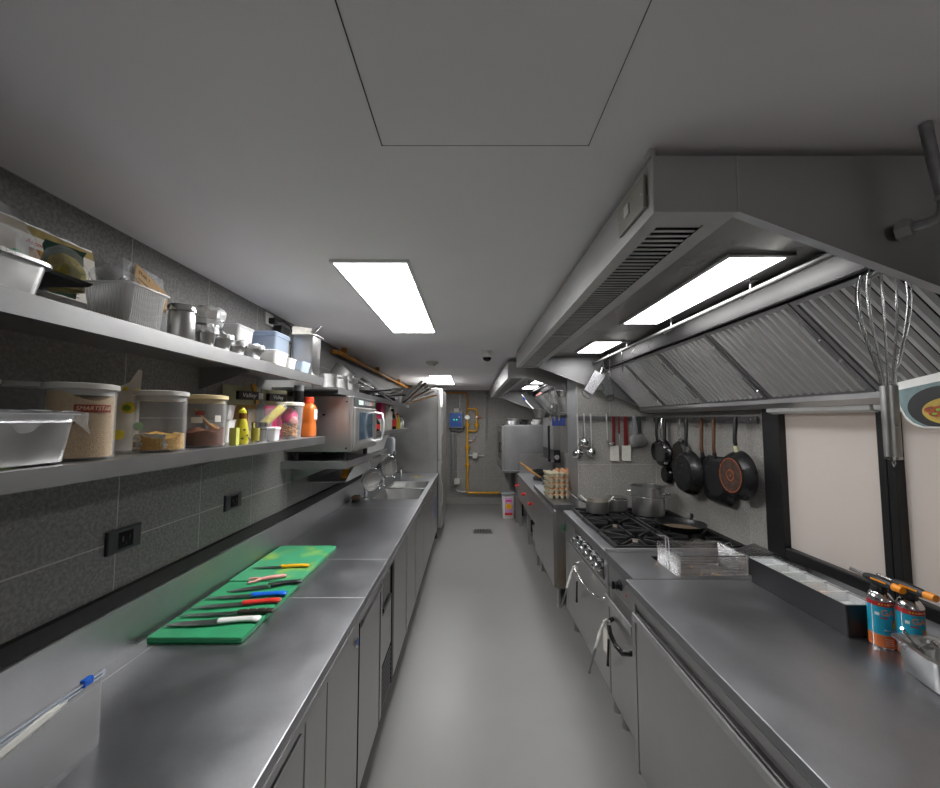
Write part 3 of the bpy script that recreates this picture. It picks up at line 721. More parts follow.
# clear tub with the yellow roll standing in it
t = thing('clear_tub', 'clear tub behind the shaker tins holding a yellow wrapped roll', 'tub', (-0.875, 1.675, ZL))
L_('tub', cup(0.042, 0.047, 0.13, 0.0015, 0.003), CLEAR, t)
m_ = T(-0.875, 1.66, ZL + 0.005)
t = thing('wrapped_roll', 'yellow film-wrapped roll leaning out of the clear tub', 'roll', m=T(-0.90, 1.635, ZL + 0.012) @ Matrix.Rotation(R(42), 4, Vector((-0.75, 0.66, 0)).cross(Vector((0, 0, 1))) * -1))
t.matrix_basis = XF[t] = T(-0.90, 1.632, ZL + 0.014) @ Euler((R(-22), R(40), 0)).to_matrix().to_4x4()
L_('roll', solid([(0.014, 0), (0.0165, 0.006), (0.0165, 0.17), (0.013, 0.178)]), food('roll_yellow', C(214, 190, 60), C(236, 220, 110), 160, 0.3), t)
L_('film', solid([(0.0172, 0.001), (0.0178, 0.05), (0.0175, 0.12), (0.0182, 0.178), (0.010, 0.19)], 18), WRAP, t, 20)
t = thing('small_cup', 'small white square cup with a lid between tins and nut container', 'cup', (-0.798, 1.622, ZL))
L_('cup', tub(0.019, 0.019, 0.022, 0.022, 0.046, 0.005, lip=0.0015), CLEARW, t); L_('lid', MB().loft([rr(0, 0, .0245, .0245, .006, .0463), rr(0, 0, .0245, .0245, .006, .054), rr(0, 0, .022, .022, .006, .056)]), WHITE, t)
L_('fill', MB().loft([rr(0, 0, .017, .017, .004, .004), rr(0, 0, .0185, .0185, .004, .03)]), WHITE, t)
# nut container
t = thing('nut_container', 'clear container with white lid holding cashew nuts and a pink packet', 'container', (-0.83, 1.846, ZL))
L_('jar', MB().loft([rr(0, 0, .042, .042, .02, 0, 5), rr(0, 0, .048, .048, .022, .15, 5), rr(0, 0, .0465, .0465, .021, .15, 5), rr(0, 0, .0405, .0405, .02, .003, 5)]), CLEAR, t)
L_('lid', MB().loft([rr(0, 0, .052, .052, .024, .1503, 5), rr(0, 0, .052, .052, .024, .161, 5), rr(0, 0, .047, .047, .022, .165, 5)]), M('cream_white', C(226, 222, 204), 0.4, 0, 0.03, 30), t)
NUT = food('cashew', C(186, 128, 70), C(216, 164, 104), 70, 1.0)
nm = MB(); q = random.Random(3)
for k in range(90):
    a = q.uniform(0, 6.28); rad = 0.033 * math.sqrt(q.uniform(0.3, 1)); z_ = q.uniform(0.008, 0.062)
    p = Vector((rad * math.cos(a), rad * math.sin(a), z_)); ang = q.uniform(0, 6.28); e = Vector((math.cos(ang), math.sin(ang), q.uniform(-.5, .5))) * 0.007
    nm.tube([p - e, p + Vector((0, 0, 0.003)), p + e], [0.003, 0.0045, 0.003], 6)
nn = L_('nuts', nm, NUT, t); nn['kind'] = 'stuff'
L_('pink_packet', shift(lump(0.034, 0.034, 0.07, 12, rough=0.2), T(0, 0, 0.07)), M('hot_pink', C(224, 46, 110), 0.4, 0, 0.3, 25), t)
L_('peach_packet', shift(lump(0.02, 0.022, 0.035, 14), T(0.022, -0.012, 0.068)), PINK, t)
# juice bottle
t = thing('orange_bottle', 'orange sauce bottle with red cap at the shelf end', 'bottle', (-0.825, 2.05, ZL))
L_('body', MB().loft([rr(0, 0, s * 1.0, s, s * .6, z_, 5) for s, z_ in ((.030, 0), (.034, .006), (.034, .05), (.0315, .062), (.0315, .078), (.034, .09), (.034, .14), (.03, .158), (.018, .168), (.018, .172))]), M('orange_sauce', C(196, 104, 44), 0.25, 0, 0.1, 18), t, 50)
L_('cap', solid([(.0235, .1725), (.0235, .198), (.020, .201)]), M('cap_red', C(224, 70, 40), 0.4, 0, 0.05, 30), t)
L_('label', MB().box(.0342, .0348, -.018, .022, .088, .138), PAPER, t, None)
# pouches along the wall
PCH = M('kraft_pouch', C(146, 108, 48), 0.5, 0, 0.15, 30); PCHG = M('sage_pouch', C(150, 148, 116), 0.55, 0, 0.1, 30); PLB = M('pouch_label', C(30, 28, 26), 0.5, 0, 0.1, 30)
t = thing('seasoning_pouch', 'brown seasoning pouch with black label behind the white bin', 'pouch', (-0.99, 1.72, ZL), R(60), group='seasoning pouches')
L_('pouch', pouch(0.15, 0.05, 0.155, 11), PCH, t, 50); L_('flap', MB().box(-.075, .075, -.003, .003, .15, .232), PCHG, t, None); L_('label', MB().box(-.02, .066, -.0275, -.0045, .172, .208), PLB, t, None)
L_('strip', shift(MB().box(-.008, .008, -.006, .006, 0, .09), T(0.07, -0.012, 0.155, 0, 0, R(-14))), M('ochre', C(176, 128, 44), 0.5, 0, 0.1, 30), t, None)
text('Valley', 0.026, OFFW, t, XF[t] @ face_ny(0.023, -0.0282, 0.19), shear=0.2)
t = thing('seasoning_pouch', 'sage and pink seasoning pouch with black label behind the nut container', 'pouch', (-0.985, 2.01, ZL), R(66), group='seasoning pouches')
L_('pouch', pouch(0.13, 0.05, 0.16, 12), M('pink_pouch', C(222, 60, 116), 0.45, 0, 0.15, 20), t, 50); L_('flap', MB().box(-.075, .075, -.003, .003, .155, .235), PCHG, t, None); L_('label', MB().box(-.05, .05, -.0275, -.0045, .178, .214), PLB, t, None)
text('Valley', 0.026, OFFW, t, XF[t] @ face_ny(0, -0.0282, 0.196), shear=0.2)
t = thing('white_bottle', 'white capped grey bottle between the two pouches', 'bottle', (-0.985, 1.86, ZL))
L_('body', solid([(.026, 0), (.028, .004), (.028, .15), (.02, .175), (.016, .18)]), GREYP, t); L_('cap', solid([(.02, .1803), (.02, .205), (.016, .208)]), WHITE, t)
t = thing('grey_jar', 'dark jar with grey lid behind the orange bottle', 'jar', (-0.97, 2.075, ZL + 0.0))
t.matrix_basis = XF[t] = T(-0.89, 2.075, ZL)
L_('jar', solid([(.022, 0), (.024, .004), (.024, .235)]), BLACK, t); L_('lid', solid([(.025, .2353), (.025, .262), (.022, .264)]), GREYP, t)

# ================================================================== upper shelf, left to right
t = thing('steel_tray', 'shallow steel food tray at the near end of the upper shelf', 'tray', (-0.86, 0.60, ZU))
L_('tray', tub(0.078, 0.12, 0.086, 0.128, 0.066, 0.025, lip=0.008, lt=0.006), ST_PAN, t, 50)
place('baking_sheet', MB().loft([rr(0, 0, .085, .19, .01, 0), rr(0, 0, .09, .195, .012, .006), rr(0, 0, .088, .193, .012, .006), rr(0, 0, .083, .188, .01, .0015)]), IRON, T(-0.90, 0.655, ZU + 0.067), 'dark baking sheet lying across the near steel tray', 'baking sheet', 40)
ZS = ZU + 0.0745
t = thing('printed_carton', 'white carton with food photos leaning on the wall, gold foil edge', 'carton', (-0.985, 0.84, ZS), m=T(-0.99, 0.875, ZS + 0.001) @ Euler((0, R(-8), 0)).to_matrix().to_4x4())
L_('carton', MB().box(-.012, .012, -.16, .16, 0, .125), PAPER, t, None)
L_('gold_edge', MB().box(-.014, .006, -.165, .165, .1255, .15), M('gold_foil', C(150, 132, 82), 0.35, 0.5, 0.3, 30), t, None)
L_('foil_rim', shift(MB().tube([(0, -.165 + i * .03, .153 + (0.002 if i % 2 else -0.001)) for i in range(12)], .004, 6), T(0, 0, 0)), FOIL, t)
PH1 = food('printed_pasta', C(150, 74, 34), C(206, 160, 60), 90, 0); PH2 = M('printed_dark', C(40, 44, 50), 0.5, 0, 0.3, 40); PR = M('printed_red', C(190, 80, 84), 0.6, 0, 0.1, 60); PG = M('printed_grey', C(150, 148, 144), 0.6, 0, 0.2, 90)
L_('photo', MB().box(.0121, .0126, .0, .034, .045, .095), PH1, t, None); L_('photo', MB().box(.0121, .0126, .042, .078, .035, .085), PH2, t, None); L_('photo_stripe', MB().box(.0127, .013, .044, .074, .062, .072), RED, t, None)
for i in range(3): L_('print_line', MB().box(.0121, .0125, -.06, .11, .008 + i * .009, .011 + i * .009), PG, t, None)
text('Antonio', 0.016, PR, t, XF[t] @ face_px(0.0123, 0.02, 0.108), shear=0.3)
t = thing('clear_bag', 'crumpled clear plastic bag with a green mark at the left edge', 'bag', (-0.90, 0.72, ZS))
L_('bag', lump(0.05, 0.075, 0.13, 21, 16, 7, 0.4), WRAP, t, 5); L_('green_print', MB().lathe([(.014, 0), (.014, .001)], 12, T(.04, .02, .018, ry=PI / 2)), M('mint', C(60, 190, 130), 0.5, 0, 0.1, 30), t)
t = thing('pickle_bag', 'clear bag of yellow pickled vegetables with dark green back', 'bag', (-0.905, 0.893, ZS), m=T(-0.915, 0.888, ZS) @ Euler((0, R(-6), R(40))).to_matrix().to_4x4())
L_('filling', lump(0.035, 0.030, 0.085, 31, 18, 7, 0.2), food('pickles', C(150, 140, 50), C(206, 190, 96), 60, 0.8), t)
L_('film', lump(0.037, 0.031, 0.105, 32, 16, 7, 0.3), WRAP, t, 5)
L_('back_sheet', shift(crumple(0.07, 0.12, 6, 0.003, 6, 8), T(-0.02, 0.04, 0, R(20), 0, R(12))), M('dark_green_print', C(28, 70, 54), 0.45, 0, 0.1, 30), t, 30)
place('clear_box', tub(.04, .05, .044, .054, .05, .01, lip=.003), CLEARW, T(-0.932, 0.925, ZU), 'low milky plastic box wedged between steel tray and ribbed basket', 'box')
# ribbed white basket
t = thing('ribbed_basket', 'white translucent ribbed plastic basket on the upper shelf', 'basket', (-0.825, 0.945, ZU))
bm_ = MB(); Hh = 0.092
bm_.loft([rr(0, 0, .044, .048, .008, 0), rr(0, 0, .0535, .0575, .008, Hh), rr(0, 0, .060, .064, .010, Hh), rr(0, 0, .060, .064, .010, Hh + .004), rr(0, 0, .052, .056, .008, Hh + .004), rr(0, 0, .0425, .0465, .008, .002)])
L_('basket', bm_, CLEARW, t)
for i in range(16):
    yy = -.044 + i * .0059; k = 1.0
    L_('rib', MB().prism([(.0445, .004), (.0475, .004), (.0565, Hh - .002), (.0535, Hh - .002)], yy - .001, yy + .001), CLEARW, t, None)
for i in range(14):
    xx = -.038 + i * .0059
    L_('rib', MB().prism([(-.0485, .004), (-.0515, .004), (-.0605, Hh - .002), (-.0575, Hh - .002)], xx - .001, xx + .001, 'x'), CLEARW, t, None)
L_('bread', shift(lump(.034, .036, .05, 41), T(0, 0, .004)), food('bread', C(196, 140, 84), C(226, 190, 140), 40, 0.3), t)
L_('paper', shift(crumple(.07, .05, 42, .004), T(.034, 0, .006, R(90))), PAPER, t, 30)
t = thing('wrapped_parcel', 'crumpled clear bag with a dark thing on the ribbed basket', 'bag', (-0.845, 0.93, ZU + Hh + .0045))
L_('film', lump(.036, .046, .05, 44, 16, 6, .4), WRAP, t, 5); L_('dark_piece', shift(lump(.010, .014, .02, 45), T(.01, .02, .012)), DKGREY, t)
# kraft labelled bag standing behind
t = thing('kraft_packet', 'clear bag with a brown printed card behind the ribbed basket', 'packet', m=T(-0.965, 1.215, ZU + 0.0) @ Euler((R(0), R(-10), R(8))).to_matrix().to_4x4())
L_('film', shift(crumple(.19, .25, 51, .006, 16, 14), T(0, 0, 0.002, R(90))), WRAP, t, 20)
KR = M('kraft_card', C(176, 146, 104), 0.8, 0, 0.12, 40); KI = M('card_ink', C(96, 76, 54), 0.8, 0, 0.1, 40)
tilt = T(.012, -.01, .15, 0, R(-20))
L_('card', shift(MB().box(-.001, .001, -.075, .075, 0, .075), tilt), KR, t, None)
for (ya, yb, za, zb) in ((-.062, -.018, .030, .034), (-.062, -.03, .016, .019), (.025, .062, .016, .04), (.02, .06, .05, .053)):
    L_('card_print', shift(MB().box(.0012, .0016, ya, yb, za, zb), tilt), KI, t, None)
text('STAR T.', 0.016, KI, t, XF[t] @ tilt @ face_px(0.0014, -0.036, 0.055))
# steel canister, foil bowl, foil cups
t = thing('steel_canister', 'small steel canister with rounded shoulder beside the ribbed basket', 'canister', (-0.82, 1.122, ZU))
L_('body', solid([(.031, 0), (.033, .004), (.033, .082), (.031, .088)]), ST_PAN, t); L_('lid', solid([(.035, .0885), (.0355, .10), (.033, .106), (.02, .108)]), ST_POL, t)
t = thing('foil_bowl', 'foil-covered bowl balanced on a steel cup', 'bowl', (-0.885, 1.325, ZU))
L_('cup', cup(.030, .036, .07), ST_PAN, t); L_('bowl', shift(cup(.03, .05, .045), T(0, 0, .0705)), ST_POL, t)
L_('foil', shift(MB().loft([[(r_ * math.cos(a) * (1 + rng.uniform(-.04, .04)), r_ * math.sin(a) * (1 + rng.uniform(-.04, .04)), z_ + rng.uniform(-.003, .003)) for a in [2 * PI * j / 26 for j in range(26)]] for r_, z_ in ((.046, .0), (.053, .022), (.057, .045), (.052, .056), (.02, .06))]), T(0, 0, .098)), FOIL, t, 15)
FO = []
for i, (x, y, r0, r1, h, lb) in enumerate(((-0.80, 1.195, .022, .030, .058, 'narrow steel cup covered with foil, nearest of the foil cups'), (-0.81, 1.285, .025, .034, .055, 'steel cup with torn foil, second of the foil cups'), (-0.815, 1.375, .026, .034, .05, 'steel cup with torn foil, third of the foil cups'), (-0.815, 1.47, .032, .045, .055, 'wide steel bowl with crumpled foil edge, farthest of the foil cups'))):
    t = thing('foil_cup', lb, 'cup', (x, y, ZU), group='foil covered steel cups')
    L_('cup', cup(r0, r1, h), ST_PAN, t)
    q = random.Random(i + 60)
    L_('foil', MB().loft([[(rr_ * math.cos(a) * (1 + q.uniform(-.05, .05)), rr_ * math.sin(a) * (1 + q.uniform(-.05, .05)), z_ + q.uniform(-.005, .005)) for a in [2 * PI * j / 22 for j in range(22)]] for rr_, z_ in ((r1 + .004, h - .014), (r1 + .005, h), (r1 + .001, h + .006), (r1 * .5, h + .003))]), FOIL, t, 15)
# plastic boxes
def pbox(name, label, x, y, hx, hy, h, mat, lidm, lid_h=.012, z=ZU, rz=0, fill=None):
    t = thing(name, label, 'box', (x, y, z), rz, group='plastic food boxes')
    L_('box', tub(hx * .9, hy * .92, hx, hy, h, .01, lip=.002), mat, t)
    L_('lid', MB().loft([rr(0, 0, hx + .003, hy + .003, .012, h + .0005), rr(0, 0, hx + .004, hy + .004, .013, h + lid_h * .7), rr(0, 0, hx - .004, hy - .004, .01, h + lid_h)]), lidm, t)
    if fill: L_('contents', MB().loft([rr(0, 0, hx * .86, hy * .88, .008, .003), rr(0, 0, hx * .9, hy * .92, .008, h * .6)]), fill, t)
    return t
LIDB = clear('blue_lid', (0.7, 0.8, 0.95, 1), 0.55, 0.3, (0.55, 0.66, 0.82, 1))
pbox('food_box', 'milky food box with white lid, upper of two behind the foil cups', -0.965, 1.62, .05, .055, .072, CLEARW, CLEARW, fill=PAPER, z=ZU + .0812)
place('open_box', tub(.048, .05, .05, .055, .08, .01, lip=.002), CLEARW, T(-0.965, 1.62, ZU), 'open milky box under the lidded one behind the foil cups', 'box', group=None)
t = pbox('food_box', 'tall bluish box with blue lid and white sticker', -0.94, 1.86, .062, .07, .165, CLEARB, LIDB, .022)
L_('sticker', MB().box(.0605, .0622, .02, .05, .05, .085), WHITE, t, None); L_('orange_strip', MB().box(.0585, .0602, -.055, .06, .018, .034), M('orange_strip', C(216, 110, 60), 0.5, 0, 0.2, 40), t, None)
pbox('food_box', 'low white food tub in front of the bluish box', -0.815, 1.63, .042, .055, .052, CLEARW, CLEARW, .012, fill=WHITE)
pbox('food_box', 'small white food tub next to the small blue tub', -0.812, 1.745, .036, .03, .044, WHITE, WHITE, .008)
t = thing('small_tub', 'small pale blue open tub near the end of the upper shelf', 'tub', (-0.80, 1.862, ZU))
L_('tub', tub(.030, .040, .036, .046, .052, .008, lip=.002), CLEARB, t); L_('contents', shift(lump(.026, .034, .03, 70, base=.95), T(0, 0, .003)), food('nuts_mix', C(150, 130, 90), C(206, 190, 150), 120, .6), t)
place('lid_disc', solid([(.02, 0), (.022, .002), (.016, .004)]), M('brass_lid', C(150, 138, 100), 0.4, 0.5, 0.2, 40), T(-0.778, 1.545, ZU), 'small flat brass coloured lid on the shelf edge', 'lid')
# square steel pan with paper and spoon at the shelf end
t = thing('square_pan', 'tall square steel container at the end of the upper shelf', 'container', (-0.835, 1.975, ZU))
t.matrix_basis = XF[t] = T(-0.822, 1.992, ZU)
L_('pan', tub(.052, .045, .058, .048, .20, .012, lip=.014, lt=.003), ST_Z, t, 50)
place('paper_sheet', shift(crumple(.09, .06, 71, .006, 8, 6), T(0, 0, 0, R(30), R(-18))), PAPER, T(-0.84, 1.985, ZU + .195), 'folded white paper sticking out of the square steel container', 'paper', 30)
t = thing('serving_spoon', 'steel spoon handle leaning out of the square steel container', 'spoon', m=T(-0.815, 1.99, ZU + .19) @ Euler((R(-25), R(32), 0)).to_matrix().to_4x4())
L_('handle', MB().loft([rr(0, 0, .005, .002, .001, -.02), rr(0, 0, .004, .0015, .001, .04), rr(0, 0, .007, .002, .002, .085), rr(0, 0, .005, .002, .002, .095)]), ST_POL, t)
L_('bowl', shift(lump(.017, .006, .045, 77, rough=0), T(0, 0, -.064)), ST_POL, t)

# ================================================================== sockets on the left wall
def socket(label, y, z, w_=0.118, h=0.068):
    t = thing('wall_socket', label, 'socket', (-1.056, y, z), group='dark wall sockets')
    obj('plate', MB().loft([[(-1.0555, y + sy * w_ / 2, z + sz * h / 2) for sy, sz in ((-1, -1), (1, -1), (1, 1), (-1, 1))], [(-1.047, y + sy * w_ / 2, z + sz * h / 2) for sy, sz in ((-1, -1), (1, -1), (1, 1), (-1, 1))], [(-1.045, y + sy * (w_ / 2 - .003), z + sz * (h / 2 - .003)) for sy, sz in ((-1, -1), (1, -1), (1, 1), (-1, 1))]]), DKGREY, t)
    obj('insert', MB().box(-1.0448, -1.0425, y - .026, y + .026, z - .024, z + .024), BLACKG, t, bevel=.001)
    for dy in (-.012, .012):
        obj('slot', MB().box(-1.0424, -1.0420, y + dy - .003, y + dy + .003, z - .004, z + .012), BLACK, t)
    obj('slot', MB().box(-1.0424, -1.0420, y - .003, y + .003, z - .016, z - .009), BLACK, t)
socket('dark double wall socket nearest the viewer above the worktop', 1.24, 1.21)
socket('dark double wall socket farther along above the green board', 1.80, 1.212)
t = thing('plugged_socket', 'high wall socket with black plugs and cable under the ceiling', 'socket', (-1.056, 2.16, 2.05))
obj('plate', MB().box(-1.0555, -1.046, 2.02, 2.10, 2.065, 2.125), OFFW, t, bevel=.002)
obj('plug', MB().box(-1.0455, -1.01, 2.045, 2.075, 2.07, 2.10), BLACK, t, bevel=.004)
obj('plug', MB().box(-1.0455, -1.0, 2.10, 2.20, 2.02, 2.075), BLACK, t, bevel=.006)
obj('adapter', MB().box(-1.0455, -1.005, 2.215, 2.29, 2.0, 2.06), DKGREY, t, bevel=.006)
obj('cable', MB().tube([(-1.02, 2.06, 2.085), (-1.0, 2.12, 2.10), (-1.0, 2.2, 2.09), (-1.02, 2.27, 2.06), (-1.04, 2.30, 1.98), (-1.045, 2.31, 1.80)], .004), BLACK, t)

# ================================================================== cutting boards and knives
ZBD = ZT + 0.0195
t = thing('cutting_board', 'thick green plastic cutting board nearest the viewer, holding six knives and tools', 'cutting board', (-0.865, 1.53, ZT + .0005), group='green cutting boards')
GB = M('board_stain', C(150, 176, 70), 0.5, 0, 0.2, 12)
obj('slab', MB().loft([rr(-.866, 1.5185, .149, .216, .008, ZT + .0005), rr(-.866, 1.5185, .151, .218, .008, ZT + .003), rr(-.866, 1.5185, .151, .218, .008, ZT + .0165), rr(-.866, 1.5185, .149, .216, .008, ZT + .019)]), GREEN, t, 40)
t = thing('cutting_board', 'thick green plastic cutting board farther from the viewer with yellow stains and one yellow knife', 'cutting board', (-0.865, 1.97, ZT + .0005), group='green cutting boards')
GREEN2, nt, N, L, P = newmat('green_board_stained')
tc = N.new('ShaderNodeTexCoord'); n1 = N.new('ShaderNodeTexNoise'); n1.inputs['Scale'].default_value = 7; n1.inputs['Detail'].default_value = 4
L.new(tc.outputs['Object'], n1.inputs['Vector'])
rp = N.new('ShaderNodeMapRange'); rp.inputs[1].default_value = 0.52; rp.inputs[2].default_value = 0.68
L.new(n1.outputs['Fac'], rp.inputs[0])
mx = N.new('ShaderNodeMix'); mx.data_type = 'RGBA'; mx.inputs[6].default_value = C(64, 150, 106); mx.inputs[7].default_value = C(140, 176, 70)
L.new(rp.outputs[0], mx.inputs[0]); L.new(mx.outputs[2], P.inputs['Base Color']); P.inputs['Roughness'].default_value = 0.45
obj('slab', MB().loft([rr(-.876, 1.985, .149, .235, .008, ZT + .0005), rr(-.876, 1.985, .151, .237, .008, ZT + .003), rr(-.876, 1.985, .151, .237, .008, ZT + .0165), rr(-.876, 1.985, .149, .235, .008, ZT + .019)]), GREEN2, t, 40)

def knife(label, tip, butt, bl, bw, hm, hw=0.011, name='kitchen_knife', rivets=False, hole=False, curve=0.0, guard=None):
    """a knife lying flat: tip and butt are points on the board"""
    tip = Vector(tip); butt = Vector(butt); d_ = (butt - tip); tot = d_.length; a = math.atan2(d_.y, d_.x)
    t = thing(name, label, 'knife', m=T(tip.x, tip.y, ZBD + .0008, a), group='knives on the green boards')
    n = 10; up = []; lo = []
    for i in range(n + 1):
        u = i / n; x_ = bl * u
        up.append((x_, bw * .5 * min(1, u * 3.0) ** .7)); lo.append((x_, -bw * .5 * min(1, u * 1.6) ** .6))
    poly = lo + up[::-1]
    L_('blade', MB().loft([[(x_, y_, 0.0045) for x_, y_ in poly], [(x_, y_, 0.0062) for x_, y_ in poly]]), BLADE, t, None)
    hl = tot - bl
    prof = [(0, .75, .0), (.06, 1.0, .0), (.2, .95, .001), (.5, .82, .002 + curve), (.8, .95, .001), (.95, 1.1, -.003), (1.0, .8, -.004)]
    rings = []
    for u, s_, off in prof:
        x_ = bl - .004 + (hl + .004) * u
        rings.append([(x_, off + hw * s_ * math.cos(b_), .008 + .008 * math.sin(b_) * (0.9 if u < .98 else .6)) for b_ in [2 * PI * j / 12 for j in range(12)]])
    h_ = L_('handle', MB().loft(rings), hm, t, 60)
    if rivets:
        for u in (.25, .5, .75): obj('rivet', MB().lathe([(.003, 0), (.003, .0008)], 10, T(bl + hl * u, .001, .0158)), ALU, h_, local=True)
    if guard: L_('bolster', MB().box(bl - .008, bl + .002, -hw * .9, hw * .9, .002, .014), guard, t)
    return t
BRN = M('handle_brown_black', C(44, 34, 28), 0.45, 0, 0.3, 40)
knife("chef's knife with white plastic handle nearest the viewer", (-1.010, 1.363), (-0.712, 1.407), .172, .036, WHITE, .016)
knife('slim knife with dark riveted wooden handle beside the white one', (-1.012, 1.424), (-0.693, 1.464), .205, .022, BRN, .013, rivets=True)
knife('knife with red plastic handle beside the blue one', (-1.005, 1.482), (-0.709, 1.547), .177, .027, RED, .0145)
knife('knife with blue plastic handle', (-1.007, 1.562), (-0.714, 1.606), .172, .027, BLUE, .0145)
# sharpening shears with black handle
knife('knife with black handle and steel bolster beside the pink peeler', (-0.959, 1.622), (-0.705, 1.722), .155, .032, BLACK, .0135, guard=ST_POL, curve=.004)
t = thing('peeler', 'pink Y-shaped vegetable peeler on the green board', 'peeler', m=T(-0.925, 1.727, ZBD + .0006, R(24)))
L_('handle', MB().tube([(.04, 0, .007), (.075, 0, .0075), (.13, 0, .007), (.14, 0, .007)], [.006, .0085, .0085, .005], 10), PINK, t)
L_('arm', MB().tube([(.043, 0, .007), (.02, .018, .007), (-.006, .021, .007)], [.006, .005, .004], 8), PINK, t)
L_('arm', MB().tube([(.043, 0, .007), (.02, -.018, .007), (-.006, -.021, .007)], [.006, .005, .004], 8), PINK, t)
L_('blade', MB().box(-.006, .003, -.019, .019, .006, .0075), BLADE, t, None)
knife('small serrated knife with yellow handle on the far board', (-0.995, 1.876), (-0.745, 1.903), .132, .02, YEL, .011)

# zip bag standing near the left edge
t = thing('zip_bag', 'clear zip bag with blue slider standing on the near left worktop', 'bag', (-0.80, 0.70, ZT + .001))
fm = MB(); ny = 14; vs = []
for j in range(7):
    u = j / 6
    for i in range(ny + 1):
        v = i / ny; bulge = .018 * math.sin(PI * v) * math.sin(PI * min(1, .25 + u * .75))
        vs.append((-.80 + bulge, .47 + .44 * v, ZT + .001 + .158 * u))
for j in range(7):
    u = j / 6
    for i in range(ny + 1):
        v = i / ny; bulge = .018 * math.sin(PI * v) * math.sin(PI * min(1, .25 + u * .75))
        vs.append((-.803 - bulge, .47 + .44 * v, ZT + .001 + .158 * u))
n1 = 7 * (ny + 1)
fs = []
for j in range(6):
    for i in range(ny):
        a = j * (ny + 1) + i
        fs.append((a, a + 1, a + ny + 2, a + ny + 1)); fs.append((n1 + a, n1 + a + ny + 1, n1 + a + ny + 2, n1 + a + 1))
fm.add(vs, fs)
obj('film', fm, clear('zip_film', (0.9, 0.9, 0.9, 1), 0.30, 0.2, (0.5, 0.5, 0.5, 1)), t, 40)
for zz in (.147, .155): obj('zip_ridge', MB().tube([(-.7975, .47, ZT + zz), (-.7975, .912, ZT + zz)], .0016, 6), CLEARB, t)
obj('slider', MB().box(-.806, -.795, .862, .884, ZT + .147, ZT + .162), BLUE, t, bevel=.002)
obj('contents', MB().tube([(-.802, .49, ZT + .05), (-.80, .65, ZT + .125), (-.80, .79, ZT + .142), (-.80, .83, ZT + .144)], [.008, .011, .010, .004], 8), OFFW, t)
